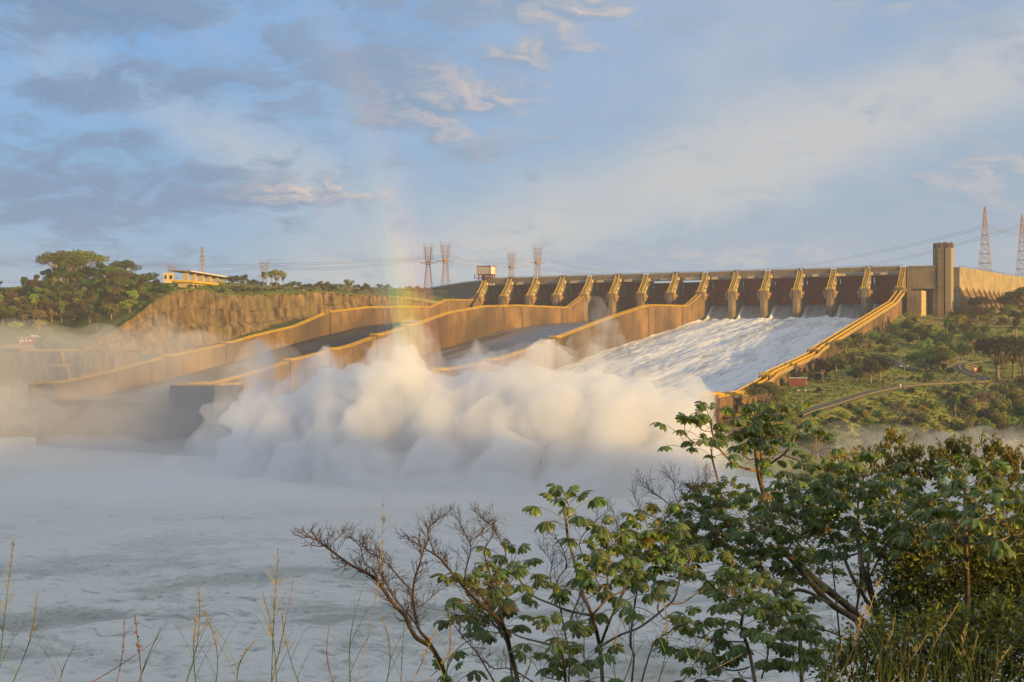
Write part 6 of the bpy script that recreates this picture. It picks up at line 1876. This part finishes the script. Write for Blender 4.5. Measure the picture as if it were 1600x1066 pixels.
def raggedmat(name, dens, sc, lo, hi, step):
    """spray torn into streaks that follow the throw of the water"""
    m = bpy.data.materials.new(name); m.use_nodes = True
    t = NT(m.node_tree); t.n.clear()
    out = t.node('ShaderNodeOutputMaterial'); pv_ = t.node('ShaderNodeVolumePrincipled')
    g = t.node('ShaderNodeNewGeometry')
    wv = t.noise(g.outputs['Position'], .05, 2, .5, out=1)
    P_ = t.vmath('ADD', g.outputs['Position'], t.vmath('MULTIPLY', t.vmath('SUBTRACT', wv, (.5, .5, .5)), (16, 16, 10)))
    n = t.noise(t.mapping(P_, rot=(0, R(12), 0), sc=(1, 1, .38)), sc, 5, .6)
    t.put(pv_.inputs['Density'], t.math('MULTIPLY', t.ramp(n, lo, hi), dens))
    pv_.inputs['Color'].default_value = (1, 1, 1, 1); pv_.inputs['Anisotropy'].default_value = 0
    t.l.new(pv_.outputs[0], out.inputs['Volume'])
    m.cycles.volume_step_rate = step
    return m
core = [(640, 575, 480, 28), (646, 553, 480, 15), (632, 610, 478, 44), (600, 605, 480, 32), (560, 605, 490, 30), (520, 610, 495, 26), (500, 635, 490, 38), (455, 645, 500, 30), (420, 665, 505, 34), (385, 700, 505, 36), (440, 695, 495, 46), (520, 685, 485, 56), (600, 675, 475, 62), (680, 625, 480, 40), (715, 610, 485, 28), (750, 625, 480, 40), (690, 685, 470, 60), (820, 595, 470, 30), (800, 622, 468, 42), (845, 615, 465, 38), (780, 685, 460, 66), (880, 612, 462, 34), (860, 662, 455, 66), (920, 612, 462, 30), (950, 628, 458, 40), (1000, 635, 455, 36), (960, 685, 450, 66), (1040, 655, 450, 42), (1070, 668, 450, 33), (1060, 712, 445, 54), (1088, 692, 448, 28), (398, 628, 505, 22), (376, 655, 505, 24), (404, 602, 503, 14),
        (480, 745, 480, 60), (580, 750, 465, 70), (690, 760, 455, 74), (800, 760, 445, 76), (910, 760, 440, 76), (1020, 755, 438, 70), (400, 745, 490, 44), (360, 710, 505, 30), (1100, 755, 440, 40)]
hull('spray_plume', core, 1.7, ((6, 24, 1), (2.2, 9, 2), (.7, 3.2, 3)), V1, 'dense white billowing spray thrown up where the rushing water lands')
soft = [(a, b - 10, c, r * 1.32 + 12, 1.12) for a, b, c, r in core] + [(402, 585, 500, 34, 1.4), (378, 620, 500, 38, 1.3), (408, 572, 500, 18, 1.4), (355, 655, 505, 36), (335, 705, 505, 46), (290, 740, 505, 44), (345, 745, 500, 46), (640, 530, 482, 18, 1.5), (570, 568, 485, 28, 1.2), (480, 590, 495, 30, 1.2), (815, 555, 472, 24, 1.4), (860, 570, 468, 26, 1.2), (730, 575, 480, 26, 1.3)]
hull('spray_plume', soft, 2.6, ((7, 22, 5), (2.4, 8, 6)), raggedmat('ragged_spray', .085, .062, .40, .66, .16), 'ragged half transparent outer spray torn off the dense plume', seed=4)
veil_ = [(918, 485, 500, 16, 1.4), (932, 500, 500, 20, 1.8), (942, 530, 500, 24, 1.9), (955, 565, 497, 28, 1.7), (925, 560, 497, 26, 1.7), (905, 540, 498, 18, 2.0)]
hull('spray_jet', veil_, 2.2, ((5, 16, 35), (1.6, 6, 36)), raggedmat('veil_spray', .075, .085, .40, .64, .22), 'thin tall arc of spray rising before the guide wall beside the rushing water', seed=33)
mist = [(a, 765, 450, 100, .55) for a in range(200, 1180, 90)] + [(a, 800, 400, 110, .38) for a in range(240, 1180, 100)] + [(a, 850, 345, 110, .20) for a in range(250, 1100, 100)] + [(a, 730, 520, 90, .5) for a in range(-60, 420, 80)]
hull('low_mist', mist, 4.0, ((5, 30, 8), (1.6, 9, 9)), V3, 'low white mist spreading over the river below the plume', seed=9, flatten=-1.0)
mistb = [(a, 790, 400, 150, .36) for a in range(60, 1250, 120)] + [(a, 880, 300, 170, .16) for a in range(100, 1250, 130)]
hull('low_mist', mistb, 5.0, ((5, 34, 21), (1.6, 10, 22)), volmat('fringe_mist', .012), 'thin outer fringe of mist fading out over the near river', seed=19, flatten=-1.0)
mist2 = [(a, 700 - abs(a - 100) * .03, 560, 130, .75) for a in range(-150, 420, 90)] + [(a, 600, 640, 90, .8) for a in range(-60, 420, 90)] + [(a, 560, 660, 70, .8) for a in range(-60, 300, 80)]
hull('drifting_mist', mist2, 5.0, ((12, 35, 11), (4, 12, 12)), volmat('drift_mist', .0115, (1, .97, .94)), 'warm grey mist drifting across the left cliff and guide wall', seed=12)
mist4 = [(a, 712, 590, 44, .6) for a in range(-60, 360, 45)] + [(a, 735, 540, 50, .4) for a in range(-60, 330, 50)]
hull('drifting_mist', mist4, 3.0, ((5, 20, 31), (2, 7, 32)), volmat('foot_mist', .008), 'pale mist hiding the foot of the dark concrete lip at the left', seed=29, flatten=-1.0)
mist3 = [(a, 735, 480, 90, .5) for a in range(1120, 1760, 90)] + [(a, 700, 500, 60, .5) for a in range(1160, 1760, 80)]
hull('drifting_mist', mist3, 5.0, ((8, 30, 14), (3, 10, 15)), volmat('bank_mist', .011), 'bluish mist along the foot of the right hillside', seed=15, flatten=-1.0)
# haze: the air of the whole valley
b = MB(); b.box(-1400, 1400, -420, 2400, -13.5, 190)
hz = b.build('haze', volmat('valley_air', .00012, (.97, .97, 1.0)))
tag(hz, kind='stuff')

# rainbow: a thin curved curtain of droplets in coloured bands, standing opposite the sun
ax = Vector((-math.sin(R(SUN_AZ)) * math.cos(R(4.2)), -math.cos(R(SUN_AZ)) * math.cos(R(4.2)), -math.sin(R(4.2))))
e1 = Vector((0, 0, 1)); e1 = (e1 - ax * e1.dot(ax)).normalized(); e2 = ax.cross(e1)
if e2.x < 0: e2 = -e2
rb_ = empty('rainbow', (0, 0, 0)); tag(rb_, 'faint rainbow rising out of the spray in front of the dam', 'rainbow', kind='stuff')
bands = [(42.6, .35, (1, .35, .40)), (42.25, .7, (1, .45, .25)), (41.9, 1.0, (1, .68, .2)), (41.55, 1.15, (1, .88, .2)), (41.2, 1.0, (.8, 1, .3)), (40.85, .7, (.5, 1, .6)), (40.5, .3, (.5, .8, 1)), (40.15, .15, (.7, .6, 1))]
def bowmat(dens, c_):
    m = bpy.data.materials.new('rainbow_droplets'); m.use_nodes = True
    t = NT(m.node_tree); t.n.clear()
    out = t.node('ShaderNodeOutputMaterial'); v = t.node('ShaderNodeVolumeScatter')
    v.inputs['Color'].default_value = (*c_, 1); v.inputs['Density'].default_value = dens; v.inputs['Anisotropy'].default_value = -.6
    t.l.new(v.outputs[0], out.inputs['Volume']); m.cycles.homogeneous_volume = True
    return m
for rho, k, c_ in bands:
    b = MB(); rows = []
    for ph in np.linspace(45, 108, 44):
        f = Vector(math.cos(R(ph)) * e1 + math.sin(R(ph)) * e2)
        d0 = math.cos(R(rho)) * ax + math.sin(R(rho)) * f
        el_ = math.degrees(math.asin(d0.z))
        th = 26 * float(np.interp(el_, [-9, -5.0, -2.5, 0, 3, 5, 8, 11, 13.5, 15], [.01, .10, .40, .95, 1.0, .5, .2, .25, .16, .01]))
        ring = []
        for (rr_, D_) in ((rho - .174, 430), (rho + .174, 430), (rho + .174, 430 + th), (rho - .174, 430 + th)):
            d_ = math.cos(R(rr_)) * ax + math.sin(R(rr_)) * f
            ring.append(tuple(Vector((0, 0, CAMZ)) + d_ * D_))
        rows.append(ring)
    for r_ in rows: b.v.extend(r_)
    n = len(rows)
    for i in range(n - 1):
        for q in range(4):
            b.f.append((i * 4 + q, i * 4 + (q + 1) % 4, (i + 1) * 4 + (q + 1) % 4, (i + 1) * 4 + q)); b.m.append(0)
    b.f.append((0, 3, 2, 1)); b.m.append(0); e = (n - 1) * 4; b.f.append((e, e + 1, e + 2, e + 3)); b.m.append(0)
    bm_ = None
    o = b.build('colour_band', bowmat(.0125 * k, c_), rb_); o['kind'] = 'stuff'
    bm_ = bmesh.new(); bm_.from_mesh(o.data); bmesh.ops.recalc_face_normals(bm_, faces=bm_.faces); bm_.to_mesh(o.data); bm_.free()
